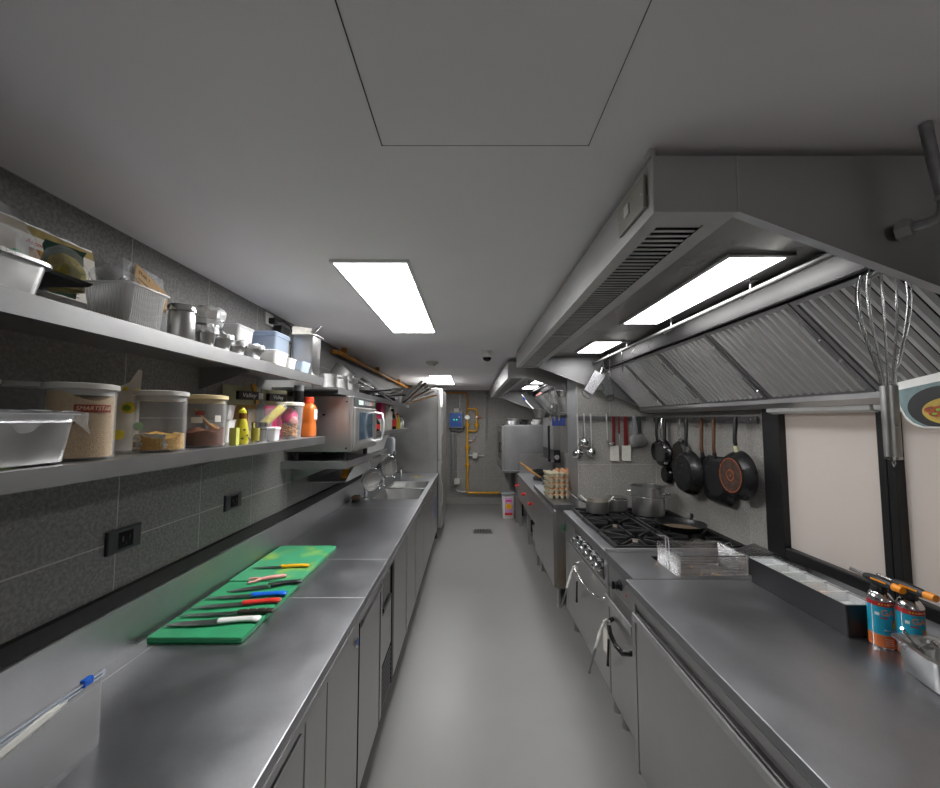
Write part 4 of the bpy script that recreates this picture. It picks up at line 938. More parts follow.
# ================================================================== extractor hoods on the right
HOODIN = steel('steel_hood_inside', 0.42, 0.30, (40, 1.5, 40), 0.1, (1, 0.985, 0.95))
VENTSHADE = M('vent_gap_shade', C(22, 22, 22), 0.6, 0.3, 0.2, 40)  # near-black backing that puts shade into the slat and filter gaps
RAILG = M('hood_rail_grey', C(128, 128, 126), 0.55, 0.2, 0.05, 20)
TRIM = M('hood_trim_grey', C(205, 205, 203), 0.45, 0.3, 0.05, 20)
SLAT = M('vent_slat', (0.6, 0.6, 0.59, 1), 0.5, 0.9, 0.1, 20)
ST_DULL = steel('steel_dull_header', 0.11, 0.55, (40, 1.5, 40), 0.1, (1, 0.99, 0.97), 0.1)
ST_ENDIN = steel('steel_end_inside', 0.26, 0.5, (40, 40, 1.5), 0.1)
def hood(label, y0, y1, x0, zt, zb, lights, nf, fy0, slats, xw=1.512, zlow=1.625, seams=True):
    t = thing('extractor_hood', label, 'hood', ((x0 + xw) / 2, (y0 + y1) / 2, zlow), group='steel extractor hoods')
    x1 = x0 + 0.175; zi = zt - 0.03; s = 0.002
    # fascia plenum: front, inner face, top
    obj('fascia', MB().box(x0, x0 + s, y0, y1, zb, zt), ST_HOOD, t)
    obj('top_panel', MB().box(x0 + s, xw, y0 + s, y1 - s, zt - s, zt), ST_HOOD, t)
    obj('plenum_inner', MB().box(x1 - s, x1, y0 + s, y1 - s, zb, zi), HOODIN, t)
    obj('plenum_back', MB().box(x0 + s, x1 - s, y0 + s, y1 - s, zb + 0.03, zb + 0.032), VENTSHADE, t)
    # supply air strip under the fascia: frame and slats
    obj('vent_frame', MB().box(x0, x0 + .035, y0, y1, zb - s, zb).box(x1 - .04, x1, y0, y1, zb - s, zb).box(x0 + .035, x1 - .04, y0, y0 + .055, zb - s, zb).box(x0 + .035, x1 - .04, y1 - .05, y1, zb - s, zb).box(x0 + .035, x1 - .04, (y0 + y1) / 2 - .012, (y0 + y1) / 2 + .012, zb - s, zb), TRIM, t)
    n = slats
    for i in range(n):
        ys = y0 + .062 + (y1 - y0 - .12) * i / n
        if abs(ys - (y0 + y1) / 2) < .025: continue
        obj('slat', MB().prism([(ys, zb + .0015), (ys + .008, zb + .0005), (ys + .008, zb + .002), (ys, zb + .003)], x0 + .036, x1 - .041, 'x'), SLAT, t)
    # end panels
    prof = [(x0 + .001, zt), (x0 + .001, zb), (x1, zb), (xw, zlow), (xw, zt)]
    for yy, sg in ((y0, 1), (y1 - s, -1)):
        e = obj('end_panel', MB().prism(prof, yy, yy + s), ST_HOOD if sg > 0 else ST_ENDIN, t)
        dx, dz = xw - x1, zlow - zb; ln = math.hypot(dx, dz); nx_, nz_ = -dz / ln, dx / ln
        fw = .022
        obj('flange', MB().prism([(x1, zb), (xw, zlow), (xw, zlow + .0025), (x1, zb + .0025)], yy + (s if sg > 0 else -fw), yy + (fw if sg > 0 else 0)), ST_Y, e)
        if seams and sg > 0:
            obj('weld_seam', MB().cyl((x1, yy - .001, zb), (x1, yy - .001, zt), .0018, n=6), ALU, e)
            obj('weld_seam', MB().cyl((x0, yy, zb), (x0, yy, zt), .0022, n=6), ALU, e)
    obj('inner_ceiling', MB().box(x1, 1.10, y0 + s, y1 - s, zi, zi + s), HOODIN, t)
    # inner board above the filters, and gutter below them
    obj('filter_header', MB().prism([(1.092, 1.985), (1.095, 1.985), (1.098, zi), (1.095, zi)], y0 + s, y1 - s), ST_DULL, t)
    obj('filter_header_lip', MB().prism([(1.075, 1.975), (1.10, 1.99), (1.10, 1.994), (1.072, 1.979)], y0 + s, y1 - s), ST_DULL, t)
    obj('grease_gutter', MB().prism([(1.375, 1.668), (1.375, 1.645), (1.43, zlow), (xw, zlow), (xw, zlow + .004), (1.432, zlow + .004), (1.379, 1.648), (1.379, 1.668)], y0 + s, y1 - s), ST_Y, t)
    obj('filter_back', MB().prism([(1.128, 1.995), (1.42, 1.684), (1.424, 1.688), (1.132, 1.999)], y0 + s, y1 - s), VENTSHADE, t)
    # baffle filters, 0.49 wide, leaning from (1.10, 1.98) to (1.39, 1.672)
    A = Vector((1.10, 1.98)); B = Vector((1.39, 1.672)); D = B - A; Ln = D.length; D.normalize(); Nn = Vector((D.y, -D.x))
    if Nn.x > 0: Nn = -Nn
    def fp(u, h): p = A + D * u + Nn * h; return (p.x, p.y)
    for k in range(nf):
        ya = fy0 + k * .49; yb = min(ya + .484, y1 - .006)
        ya = max(ya, y0 + .006)
        if yb - ya < .08: continue
        f = obj('filter', MB().prism([fp(0, 0), fp(.018, 0), fp(.018, .016), fp(0, .016)], ya, yb).prism([fp(Ln - .018, 0), fp(Ln, 0), fp(Ln, .016), fp(Ln - .018, .016)], ya, yb)
                .prism([fp(.018, 0), fp(Ln - .018, 0), fp(Ln - .018, .016), fp(.018, .016)], ya, ya + .018).prism([fp(.018, 0), fp(Ln - .018, 0), fp(Ln - .018, .016), fp(.018, .016)], yb - .018, yb), ST_DK, t)
        nb = max(2, round((yb - ya - .036) / .0375)); st_ = (yb - ya - .036) / nb
        for i in range(nb):
            yc = ya + .018 + st_ * (i + .5)
            p0, p1 = fp(.016, .004), fp(Ln - .016, .004); q0, q1 = fp(.016, .017), fp(Ln - .016, .017)
            hw = st_ * .36; cw = st_ * .17
            obj('baffle', MB().loft([[(p0[0], yc - hw, p0[1]), (p0[0], yc + hw, p0[1]), (q0[0], yc + cw, q0[1]), (q0[0], yc - cw, q0[1])], [(p1[0], yc - hw, p1[1]), (p1[0], yc + hw, p1[1]), (q1[0], yc + cw, q1[1]), (q1[0], yc - cw, q1[1])]]), ST_FILT, f)
        for yh in (ya + .009,):
            p = [fp(.08, .017), fp(.08, .032), fp(.17, .032), fp(.17, .017)]
            obj('pull_handle', MB().tube([(a_[0], yh, a_[1]) for a_ in p], .0025, 6), ST_POL, f)
            p = [fp(.27, .017), fp(.27, .028), fp(.36, .028), fp(.36, .017)]
            obj('pull_handle', MB().tube([(a_[0], yh, a_[1]) for a_ in p], .0025, 6), ST_POL, f)
    # lamps in the hood ceiling
    for (la, lb_) in lights:
        h_ = obj('lamp_frame', MB().box(.80, .818, la - .018, lb_ + .018, zi - .01, zi - .0005).box(.998, 1.016, la - .018, lb_ + .018, zi - .01, zi - .0005).box(.818, .998, la - .018, la, zi - .01, zi - .0005).box(.818, .998, lb_, lb_ + .018, zi - .01, zi - .0005), ST_HOOD, t)
        obj('lamp_glass', MB().box(.818, .998, la, lb_, zi - .008, zi - .005), LITEH, h_)
    # hanging rail with stays
    rl = obj('hanging_rail', MB().cyl((1.006, y0 + .003, 2.03), (1.006, y1 - .003, 2.03), .0085, n=12), RAILG, t, 40)
    for i in range(3):
        ys = y0 + (y1 - y0) * (.27 + .24 * i)
        obj('rail_stay', MB().tube([(1.045, ys, zi - .0005), (1.045, ys, 2.04), (1.006, ys, 2.018)], .004, 6).box(1.025, 1.07, ys - .015, ys + .015, zi - .004, zi - .0005), ALU, rl)
    return t
h1 = hood('near steel extractor hood above the range and the right worktop', .80, 3.25, .38, 2.12, 2.0, ((1.231, 2.10), (2.60, 3.02)), 6, .86 - .49, 95)
sw = obj('switch_plate', MB().box(.372, .3795, .83, .975, 2.025, 2.098), M('plate_beige', C(158, 156, 146), .5, 0, .05, 30), h1, bevel=.002)
obj('rocker_switch', MB().box(.368, .3718, .905, .93, 2.05, 2.078), WHITE, sw, bevel=.002)
for (yy, zz) in ((.84, 2.06), (.965, 2.06)): obj('screw', MB().lathe([(.003, 0), (.003, .001)], 8, T(.3722, yy, zz, ry=-PI / 2)), ALU, sw)
obj('hanger_bracket', MB().box(.376, .388, .802, .83, 2.1205, 2.1385), ALU, h1)
hood('far steel extractor hood over the wok range beyond the partition', 3.62, 6.9, .345, 2.10, 1.955, ((3.95, 4.5), (4.9, 5.4), (5.8, 6.3)), 7, 3.63, 60, zlow=1.60)

# pipe and hexagonal union on the hood end
t = thing('conduit_pipe', 'grey metal conduit from the ceiling bending into the hood end', 'pipe', (0.87, .74, 2.139))
obj('pipe', MB().tube([(.876, .735, 2.1395), (.888, .735, 2.06), (.902, .735, 1.985), (.903, .738, 1.968), (.901, .745, 1.958), (.895, .757, 1.954), (.885, .778, 1.954)], .0095, 12), GALV, t, 50)
obj('collar', MB().cyl((.899, .735, 1.998), (.901, .735, 1.990), .0112, n=14), ALU, t)
obj('hex_union', MB().cyl((.886, .776, 1.954), (.876, .797, 1.954), .0185, n=6), ALU, t)

# ---- things hanging on the hood rail
def hook(x, y, label, zr=2.03, group='s hooks on the hood rail', drop=.055, open_=1):
    pts = []
    for i in range(9):
        a = PI * (1 - i / 8); pts.append((x + .012 * math.cos(a) * open_, y, zr + .0118 * math.sin(a) + .000))
    pts += [(x + .012 * open_, y, zr - .02), (x - .004, y, zr - drop + .012)]
    for i in range(1, 8):
        a = PI + PI * i / 8; pts.append((x + .008 + .011 * math.cos(a), y, zr - drop + .008 + .011 * math.sin(a)))
    return place('s_hook', MB().tube(pts, .002, 6), ST_POL, None, label, 'hook', 60, group)
for yy, lb in ((2.32, 'empty steel S-hook on the near hood rail, first from the big lamp'), (2.95, 'steel S-hook holding the left grater')):
    pass
hook(1.006, 2.22, 'empty S-hook on the near hood rail beside the far end of the large lamp')
hook(1.006, 2.45, 'empty S-hook on the near hood rail between the plain hook and the hanging bar')
hook(1.006, 3.03, 'S-hook carrying the two graters near the partition', drop=.06)
for i, (yy, lb) in enumerate(((2.62, 'long steel hook bar on the near hood rail, nearer one'), (2.86, 'long steel hook bar on the near hood rail beside the graters'))):
    t = thing('hook_bar', lb, 'hook', (1.006, yy, 1.87), group='long hook bars')
    obj('loop', MB().tube([(1.006 + .0105 * math.cos(a), yy, 2.03 + .0105 * math.sin(a)) for a in [2 * PI * j / 12 for j in range(12)]], .0018, 6, True), ST_POL, t)
    obj('bar', MB().box(1.002, 1.010, yy - .003, yy + .003, 1.885, 2.019), ST_POL, t)
    obj('tip', MB().tube([(1.006, yy, 1.886), (1.003, yy, 1.872), (.992, yy, 1.868), (.986, yy, 1.876)], .003, 6), ST_POL, t)
def grater(label, m):
    t = thing('grater', label, 'grater', m=m, group='steel graters')
    L_('plate', MB().loft([[(-.045, 0, 0), (.045, 0, 0), (.045, .002, 0), (-.045, .002, 0)], [(-.036, 0, -.17), (.036, 0, -.17), (.036, .002, -.17), (-.036, .002, -.17)]]), M('grater_steel', (.6, .6, .62, 1), .35, 1, .35, 90, .9, 260), t, None)
    L_('frame', MB().tube([(-.046, .001, 0), (-.037, .001, -.2), (-.02, .001, -.215), (.02, .001, -.215), (.037, .001, -.2), (.046, .001, 0), (.02, .001, .03), (.01, .001, .05), (-.01, .001, .05), (-.02, .001, .03)], .003, 6, True), ST_POL, t)
    L_('foot', MB().box(-.036, .036, -.004, .006, -.185, -.171), ST_POL, t, None)
    return t
grater('steel grater swinging to the left on the hood rail', T(.985, 3.015, 1.925, 0, 0, R(32)))
grater('steel grater swinging to the right on the hood rail', T(1.03, 3.045, 1.925, R(20), 0, R(-14)))

# large balloon whisk
wx, wy = 1.006, .958
t = thing('balloon_whisk', 'large steel balloon whisk hanging upside down before the window', 'whisk', (wx, wy, 1.46))
obj('handle', MB().cyl((wx, wy, 1.483), (wx, wy, 1.652), .0155, .0165, n=20), ST_PAN, t, 40)
obj('end_cap', MB().lathe([(.0158, 0), (.0158, .006), (.006, .008)], 18, T(wx, wy, 1.483, rx=PI)), ST_POL, t)
obj('hang_loop', MB().tube([(wx - .001, wy, 1.477), (wx - .004, wy, 1.468), (wx, wy, 1.460), (wx + .004, wy, 1.468), (wx + .001, wy, 1.477)], .0016, 6), ST_POL, t)
for k in range(6):
    a = PI * k / 6 + .2; pts = []
    for i in range(25):
        u = i / 24 * PI; rad = .052 * math.copysign(1, math.cos(u)) * (abs(math.cos(u)) ** .9); hz = math.sin(u)
        s_ = 1 - abs(2 * i / 24 - 1)     # 0 at the ends, 1 at the top
        z_ = 1.648 + .312 * (1 - (1 - s_) ** 1.25) if s_ < .999 else 1.96
        w_ = .012 + (.048 - .012) * math.sin(min(1, s_ / .62) * PI / 2) ** 1.4
        if s_ > .62: w_ = .048 * math.sqrt(max(0, 1 - ((s_ - .62) / .38) ** 2))
        sg = 1 if i < 12 else -1
        if i == 12: w_ = 0
        pts.append((wx + sg * w_ * math.cos(a), wy + sg * w_ * math.sin(a), z_ - (.006 * k if s_ > .9 else 0)))
    obj('wire', MB().tube(pts, .0016, 6), ST_POL, t, 60)
hook(1.006, .958, 'S-hook holding the big whisk on the hood rail', drop=.062)

# food photo sign hanging by the second window
t = thing('food_sign', 'white edged sign with a photo of a meat dish in a black bowl', 'sign', (1.252, 1.05, 1.55))
SX = 1.25; SF = 1.25 / 1.36
def sgn(ps): return [(a * SF, 1.57 + (b_ - 1.57) * SF) for a, b_ in ps]
PTS = [(.98, 1.737), (1.274, 1.688), (1.274, 1.655), (1.268, 1.61), (1.254, 1.578), (1.234, 1.557), (1.205, 1.547), (.98, 1.547)]
obj('board', MB().prism(sgn(PTS), SX, SX + .005, 'x'), WHITE, t)
PB = M('print_teal', C(110, 130, 132), 0.6, 0, 0.25, 20); PBK = M('print_black', C(24, 26, 26), 0.5, 0, 0.2, 30)
PSO = M('print_broth', C(176, 150, 62), 0.6, 0, 0.3, 40); PME = food('print_meat', C(104, 40, 20), C(170, 84, 44), 90, 0); PGR = M('print_green', C(120, 176, 40), 0.6, 0, 0.2, 60)
obj('photo', MB().prism(sgn([(.99, 1.708), (1.27, 1.664), (1.263, 1.612), (1.249, 1.582), (1.23, 1.562), (1.203, 1.5505), (.99, 1.5505)]), SX - .0004, SX, 'x'), PB, t)
def disc(cy, cz, ry, rz_, k, zlo=1.551):
    return MB().prism(sgn([(cy + ry * math.cos(a), max(cz + rz_ * math.sin(a), zlo)) for a in [2 * PI * j / 40 for j in range(40)]]), SX - .0004 - .0004 * k, SX - .00005 - .0004 * k, 'x')
obj('printed_bowl', disc(1.145, 1.608, .098, .062, 1), PBK, t)
obj('printed_broth', disc(1.125, 1.596, .078, .040, 2), PSO, t)
q = random.Random(2)
for k in range(9): obj('printed_meat', disc(1.085 + .011 * k, 1.578 + q.uniform(0, .036), .024, .010, 3 + .2 * k), PME, t)
obj('printed_lime', disc(1.12, 1.642, .020, .013, 3), PGR, t)
for (yy, zz) in ((1.16, 1.60), (1.135, 1.605), (1.17, 1.588), (1.12, 1.59), (1.145, 1.578)): obj('printed_herb', disc(yy, zz, .006, .0035, 6), PGR, t)
for yy in (.96, 1.14): obj('hanging_wire', MB().tube([(SX + .0055, yy, 1.662), (1.30, yy, 1.664), (1.3745, yy, 1.655)], .0018, 6), ST_POL, t)

# ================================================================== right worktop and its fridge
XR = .684
t = thing('worktop', 'brushed steel worktop under the windows at the right', 'worktop', (1.1, .75, .83))
obj('top_sheet', MB().box(XR, 1.518, -.5, 1.812, ZT - .03, ZT), ST_TOP, t, bevel=.003)
obj('front_edge', MB().box(XR, XR + .004, -.5, 1.812, ZT - .06, ZT - .031), ST_Y, t)
obj('back_upstand', MB().box(1.511, 1.519, -.5, 1.812, ZT, .922), ST_Y, t)
c = thing('undercounter_fridge', 'steel undercounter fridge below the right worktop', 'fridge', (1.1, .9, 0))
obj('body', MB().box(.735, 1.50, -.2, 1.80, .10, .805), ST_DK, c)
obj('header', MB().box(.712, .7345, -.2, 1.80, .765, .805), ST_DK, c)
for ya, yb in ((-.19, .52), (.53, 1.755)):
    dr = obj('door', MB().box(.703, .7345, ya, yb, .12, .755), ST_Z, c, bevel=.003)
    obj('grip', MB().prism([(.703, .725), (.688, .73), (.686, .755), (.692, .757), (.694, .736), (.703, .733)], ya + .005, yb - .005), ALU, dr)
obj('end_post', MB().box(.703, .7345, 1.762, 1.80, .10, .805), ST_Z, c)
for fx in (.78, 1.45):
    for fy in (-.1, 1.7): obj('foot', MB().cyl((fx, fy, 0), (fx, fy, .10), .025, .02), BLACK, c)

# ================================================================== fryer unit and gas range
XS = .742
def hinge_box(y0, y1): pass
t = thing('deep_fryer', 'steel deep fryer unit between the worktop and the gas range', 'fryer', (1.1, 2.0, 0))
obj('body', MB().box(XS + .025, 1.50, 1.816, 2.196, .12, .80), ST_DK, t)
tp = MB()
tp.box(XS - .02, .93, 1.816, 2.196, ZT - .045, ZT).box(1.40, 1.51, 1.816, 2.196, ZT - .045, ZT).box(.93, 1.40, 1.816, 1.845, ZT - .045, ZT).box(.93, 1.40, 2.11, 2.196, ZT - .045, ZT)
obj('top_sheet', tp, ST_TOP, t)
obj('divider_rim', MB().box(XS - .018, 1.50, 2.176, 2.196, ZT + .0003, ZT + .016), ST_Y, t, bevel=.003)
obj('tank', MB().loft([rr(1.165, 1.9775, .2345, .1315, .02, ZT - .002), rr(1.165, 1.9775, .232, .129, .02, ZT - .15), rr(1.165, 1.9775, .20, .10, .02, ZT - .22)], False, True), M('tank_dark', (.10, .095, .085, 1), .3, .9, .2, 10), t, 50)
obj('control_panel', MB().box(XS, XS + .024, 1.82, 2.194, .70, .82), ST_Y, t)
dr = obj('door', MB().box(XS, XS + .024, 1.82, 2.194, .13, .695), ST_Z, t, bevel=.003)
obj('bar_handle', MB().prism([(XS, .60), (XS - .028, .615), (XS - .030, .655), (XS - .024, .657), (XS - .021, .62), (XS, .612)], 1.835, 2.185), ALU, dr)
obj('arc_handle', MB().tube([(XS, 1.835, .545), (XS - .03, 1.845, .535), (XS - .045, 1.90, .505), (XS - .048, 1.98, .498), (XS - .045, 2.06, .51), (XS - .03, 2.13, .535), (XS, 2.14, .545)], .011, 10), BLACKG, dr, 60)
kn = obj('thermostat_knob', MB().lathe([(.026, 0), (.026, .006), (.020, .010), (.019, .026), (.015, .03)], 24, T(XS, 2.03, .757, ry=-PI / 2)), BLACK, t, 40)
obj('knob_grip', MB().box(XS - .042, XS - .0302, 2.025, 2.035, .740, .775), BLACK, kn)
obj('indicator', MB().box(XS - .002, XS - .0002, 1.95, 1.96, .735, .745), RED, t)
for fx in (.80, 1.45):
    for fy in (1.86, 2.15): obj('foot', MB().cyl((fx, fy, 0), (fx, fy, .12), .022, .018), ST_DK, t)
# fryer basket: wire mesh on a frame
WIRE = ST_POL
t = thing('fryer_basket', 'wire mesh fryer basket set over the fryer tank', 'basket', (1.165, 1.97, ZT))
bx0, bx1, by0, by1, bz0, bz1 = .955, 1.262, 1.862, 2.085, ZT - .035, ZT + .083
fr = MB()
for z_ in (bz1, bz0 + .002):
    fr.tube([(bx0, by0, z_), (bx1, by0, z_), (bx1, by1, z_), (bx0, by1, z_)], .0028, 6, True)
for (x_, y_) in ((bx0, by0), (bx1, by0), (bx1, by1), (bx0, by1)): fr.tube([(x_, y_, bz0), (x_, y_, bz1)], .0022, 6)
obj('frame', fr, WIRE, t)
def mesh_wires(o, p0, pu, pv, nu, nv, r_=.0008):
    p0, pu, pv = Vector(p0), Vector(pu), Vector(pv)
    for i in range(nu + 1): o.tube([p0 + pu * (i / nu), p0 + pu * (i / nu) + pv], r_, 3)
    for j in range(nv + 1): o.tube([p0 + pv * (j / nv), p0 + pv * (j / nv) + pu], r_, 3)
for nm, p0, pu, pv, nu, nv in (('mesh_side', (bx0, by0, bz0), (bx1 - bx0, 0, 0), (0, 0, bz1 - bz0), 54, 18), ('mesh_side', (bx0, by1, bz0), (bx1 - bx0, 0, 0), (0, 0, bz1 - bz0), 54, 18), ('mesh_side', (bx0, by0, bz0), (0, by1 - by0, 0), (0, 0, bz1 - bz0), 32, 18), ('mesh_side', (bx1, by0, bz0), (0, by1 - by0, 0), (0, 0, bz1 - bz0), 32, 18), ('mesh_bottom', (bx0, by0, bz0), (bx1 - bx0, 0, 0), (0, by1 - by0, 0), 54, 32)):
    o = MB(); mesh_wires(o, p0, pu, pv, nu, nv); oo = obj(nm, o, WIRE, t); oo['kind'] = 'stuff'
obj('handle', MB().tube([(bx0 - .002, 1.955, bz0 + .01), (bx0 - .004, 1.955, bz1 + .01), (bx0 - .006, 1.955, bz1 + .05), (bx0 - .02, 1.957, bz1 + .062), (bx0 - .05, 1.965, bz1 + .066)], .0032, 8).tube([(bx0 - .002, 1.985, bz0 + .01), (bx0 - .004, 1.985, bz1 + .01), (bx0 - .006, 1.985, bz1 + .05), (bx0 - .02, 1.983, bz1 + .062), (bx0 - .05, 1.975, bz1 + .066)], .0032, 8), CHROME, t)
for yy in (1.93, 2.03): obj('hang_bracket', MB().tube([(bx1, yy, bz1), (bx1 + .03, yy, bz1 + .012), (bx1 + .04, yy, bz1 - .01)], .0025, 6), CHROME, t)
cr = MB(); q = random.Random(9)
for i in range(14):
    cr.lathe([(.002, 0), (.005, .002), (.003, .004)], 6, T(q.uniform(bx0 + .02, bx1 - .03), q.uniform(by0 + .01, by1 - .02), bz0 + .0015, q.uniform(0, 6)))
cr.lathe([(.002, 0), (.005, .002), (.003, .004)], 6, T(.90, 1.98, ZT + .0005)); 
oo = obj('fried_crumbs', cr, YEL, t); oo['kind'] = 'stuff'
# slotted back grate leaning on the wall behind the fryer
t = thing('slotted_grate', 'slotted steel grate at the wall behind the fryer', 'grate', (1.44, 1.97, ZT))
GX0, GX1 = 1.405, 1.505
def gz(x_): return ZT + .012 + (x_ - GX0) * .32
obj('frame', MB().box(GX0, GX0 + .008, 1.83, 2.17, ZT + .0005, gz(GX0)).box(GX1 - .006, GX1, 1.83, 2.17, ZT + .0005, gz(GX1)), ST_DK, t)
for i in range(17):
    ys = 1.832 + i * .0205
    obj('slat', MB().prism([(GX0, gz(GX0) + .0005), (GX1, gz(GX1) + .0005), (GX1, gz(GX1) + .0045), (GX0, gz(GX0) + .0045)], ys, ys + .009), ST_DK, t)
obj('pit', MB().prism([(GX0 + .009, ZT + .001), (GX1 - .007, ZT + .001), (GX1 - .007, ZT + .02), (GX0 + .009, ZT + .004)], 1.832, 2.168), BLACK, t)

# gas range
t = thing('gas_range', 'steel gas range with black cast iron grates and two ovens', 'stove', (1.1, 2.67, 0))
RY0, RY1 = 2.20, 3.17
obj('body', MB().box(XS + .025, 1.50, RY0, RY1, .13, .80), ST_DK, t)
obj('front_edge', MB().box(XS - .02, XS + .08, RY0, RY1, ZT - .05, ZT), ST_TOP, t, bevel=.006)
obj('burner_tray', MB().box(XS + .0805, 1.50, RY0, RY1 - .04, ZT - .07, ZT - .03), BLACKG, t)
obj('end_rim', MB().box(XS + .0805, 1.505, RY1 - .0395, RY1, ZT - .05, ZT), ST_TOP, t)
obj('back_rim', MB().box(1.5005, 1.518, RY0, RY1 - .0405, ZT - .07, ZT + .012), IRON, t)
for ix, bx in enumerate((.955, 1.31)):
    for iy, by in enumerate((2.36, 2.68, 3.0)):
        br = obj('burner', MB().lathe([(.055, 0), (.055, .012), (.045, .02), (.04, .028), (.012, .03)], 24, T(bx, by, ZT - .03)), IRON, t, 40)
        obj('burner_cap', MB().lathe([(.034, .0), (.036, .006), (.03, .010), (.01, .011)], 24, T(bx, by, ZT - .0015)), M('burner_cap_%d%d' % (ix, iy), C(120, 112, 104), 0.5, 0.6, 0.4, 60), br, 40)
        # cast iron grate: square ring with eight fingers
        g0x, g1x, g0y, g1y = bx - .165, bx + .165, by - .152, by + .152
        gr = MB(); zt_ = ZT + .022; zl_ = ZT + .006; hw = .007
        for (x0, x1, y0, y1) in ((g0x, g1x, g0y, g0y + .014), (g0x, g1x, g1y - .014, g1y), (g0x, g0x + .014, g0y + .014, g1y - .014), (g1x - .014, g1x, g0y + .014, g1y - .014)): gr.box(x0, x1, y0, y1, zl_, zt_)
        for k in range(8):
            a = k * PI / 4 + (0 if k % 2 == 0 else 0); ca, sa = math.cos(a), math.sin(a)
            L1 = .15 if k % 2 == 0 else .19
            gr.box(.05, L1 - .005, -.006, .006, zl_ + .002, zt_ + .003, T(bx, by, 0, a))
        for sx_ in (-1, 1):
            for sy_ in (-1, 1): gr.box(bx + sx_ * .155 - .008, bx + sx_ * .155 + .008, by + sy_ * .14 - .008, by + sy_ * .14 + .008, ZT - .03, zl_)
        obj('grate', gr, IRON, t, bevel=.002)
obj('control_panel', MB().box(XS, XS + .024, RY0 + .003, RY1, .665, .82), ST_Y, t)
kp = obj('knob_plate', MB().box(XS - .004, XS - .0002, 2.27, 2.88, .69, .80), BLACKG, t)
for i in range(6):
    yk = 2.33 + i * .098
    kn = obj('knob', MB().lathe([(.031, 0), (.031, .008), (.024, .012), (.022, .03), (.017, .034)], 24, T(XS - .0042, yk, .742, ry=-PI / 2)), CHROME, kp, 40)
for (za, zb_, ya, yb) in ((.14, .655, RY0 + .01, RY1 - .06),):
    dr = obj('oven_door', MB().box(XS, XS + .024, ya, yb, za, zb_), ST_Z, t, bevel=.003)
    ym = (ya + yb) / 2
    obj('door_handle', MB().tube([(XS, 2.25, .60), (XS - .03, 2.265, .595), (XS - .044, 2.37, .575), (XS - .046, 2.50, .565), (XS - .046, 2.64, .57), (XS - .044, 2.72, .58), (XS - .03, 2.79, .595), (XS, 2.80, .60)], .0055, 8), CHROME, dr, 60)
st = obj('rating_label', MB().box(XS - .0008, XS - .0002, 2.24, 2.31, .30, .43), PAPER, dr)
obj('side_post', MB().box(XS, XS + .024, RY1 - .055, RY1, .13, .66), ST_Z, t)
for fx in (.80, 1.45):
    for fy in (2.27, 3.10): obj('foot', MB().cyl((fx, fy, 0), (fx, fy, .13), .022, .018), ST_DK, t)
place('green_tag', MB().loft([rr(0, 0, .004, .018, .003, 0), rr(0, 0, .008, .022, .004, .02), rr(0, 0, .008, .020, .004, .045), rr(0, 0, .004, .012, .003, .06)]), M('green_cap', C(30, 96, 62), 0.4, 0, 0.1, 30), T(XS - .012, 3.19, .70), 'small green valve cap at the far end of the range front', 'valve')

# tongs over the door handles
def tongs(label, x, y, z, lean, dark=True):
    t = thing('tongs', label, 'tongs', m=T(x, y, z, -PI / 2 + lean), group='tongs hung on the oven handles')
    # local: arms run down -z; front arm in front of the handle, back arm behind it
    L_('spring_bend', MB().tube([(.0, -.016, -.012), (0, -.014, .006), (0, 0, .014), (0, .014, .006), (0, .016, -.012)], .006, 8), OFFW, t)
    L_('grip', MB().tube([(0, -.017, -.008), (-.002, -.035, -.06), (-.003, -.056, -.125)], [.007, .0105, .008], 10), OFFW, t)
    L_('grip', MB().tube([(0, .014, -.008), (-.012, .017, -.05), (-.022, .018, -.09)], [.007, .0085, .006], 10), OFFW, t)
    L_('arm', MB().tube([(-.003, -.056, -.12), (-.005, -.085, -.22), (-.006, -.092, -.245)], [.006, .0055, .007], 8), ST_DK, t)
    L_('arm', MB().tube([(-.022, .018, -.09), (-.038, .02, -.2), (-.042, .02, -.235)], [.006, .006, .008], 8), IRON if dark else ST_DK, t)
tongs('white gripped tongs hung on the chrome oven handle', XS - .050, 2.70, .598, R(4))
tongs('white gripped tongs hung on the black fryer door handle', XS - .050, 2.10, .545, R(4))

# pots on the range
ZG = ZT + .0255
def pot(name, label, x, y, r_, h, handle=None, lidless=True, rim=.004, band=False, z=ZG, ang=0):
    t = thing(name, label, 'pot', (x, y, z), ang)
    L_('pot', cup(r_ * .97, r_, h, .0015, rim, 36), ST_PAN, t, 50)
    if band: L_('band', MB().lathe([(r_ + .0004, h * .62), (r_ + .003, h * .63), (r_ + .003, h * .655), (r_ + .0004, h * .665)], 36, None, False, False), ST_POL, t)
    return t
t = pot('stock_pot', 'tall steel stock pot on the rear burner', 1.285, 2.93, .112, .20, band=True, rim=.006)
for a in (PI * .75, -PI * .25):
    L_('side_handle', MB().tube([(math.cos(a + d_) * r_, math.sin(a + d_) * r_, .155) for d_, r_ in ((-.32, .112), (-.3, .14), (0, .152), (.3, .14), (.32, .112))], .005, 8), ST_POL, t)
for x, y, lb, a, a2 in ((.935, 2.99, 'steel saucepan with cream tongs on the front far burner', R(150), 0), (1.105, 3.07, 'steel saucepan behind, between the front pan and the stock pot', R(160), 0)):
    t = pot('saucepan', lb, x, y, .082, .085, ang=0)
    L_('handle', MB().tube([(-.08, .0, .07), (-.12, .0, .085), (-.20, .005, .14)], [.006, .006, .008], 8), ST_POL, t) if x < 1 else None
    L_('pan_lid', shift(MB().lathe([(.084, 0), (.07, .012), (.03, .02), (.008, .022)], 30), T(0, 0, .0855)), ST_POL, t) if x > 1 else L_('soup', solid([(.078, .05), (.078, .055)]), M('soup', C(150, 130, 100), .4, 0, .2, 20), t)
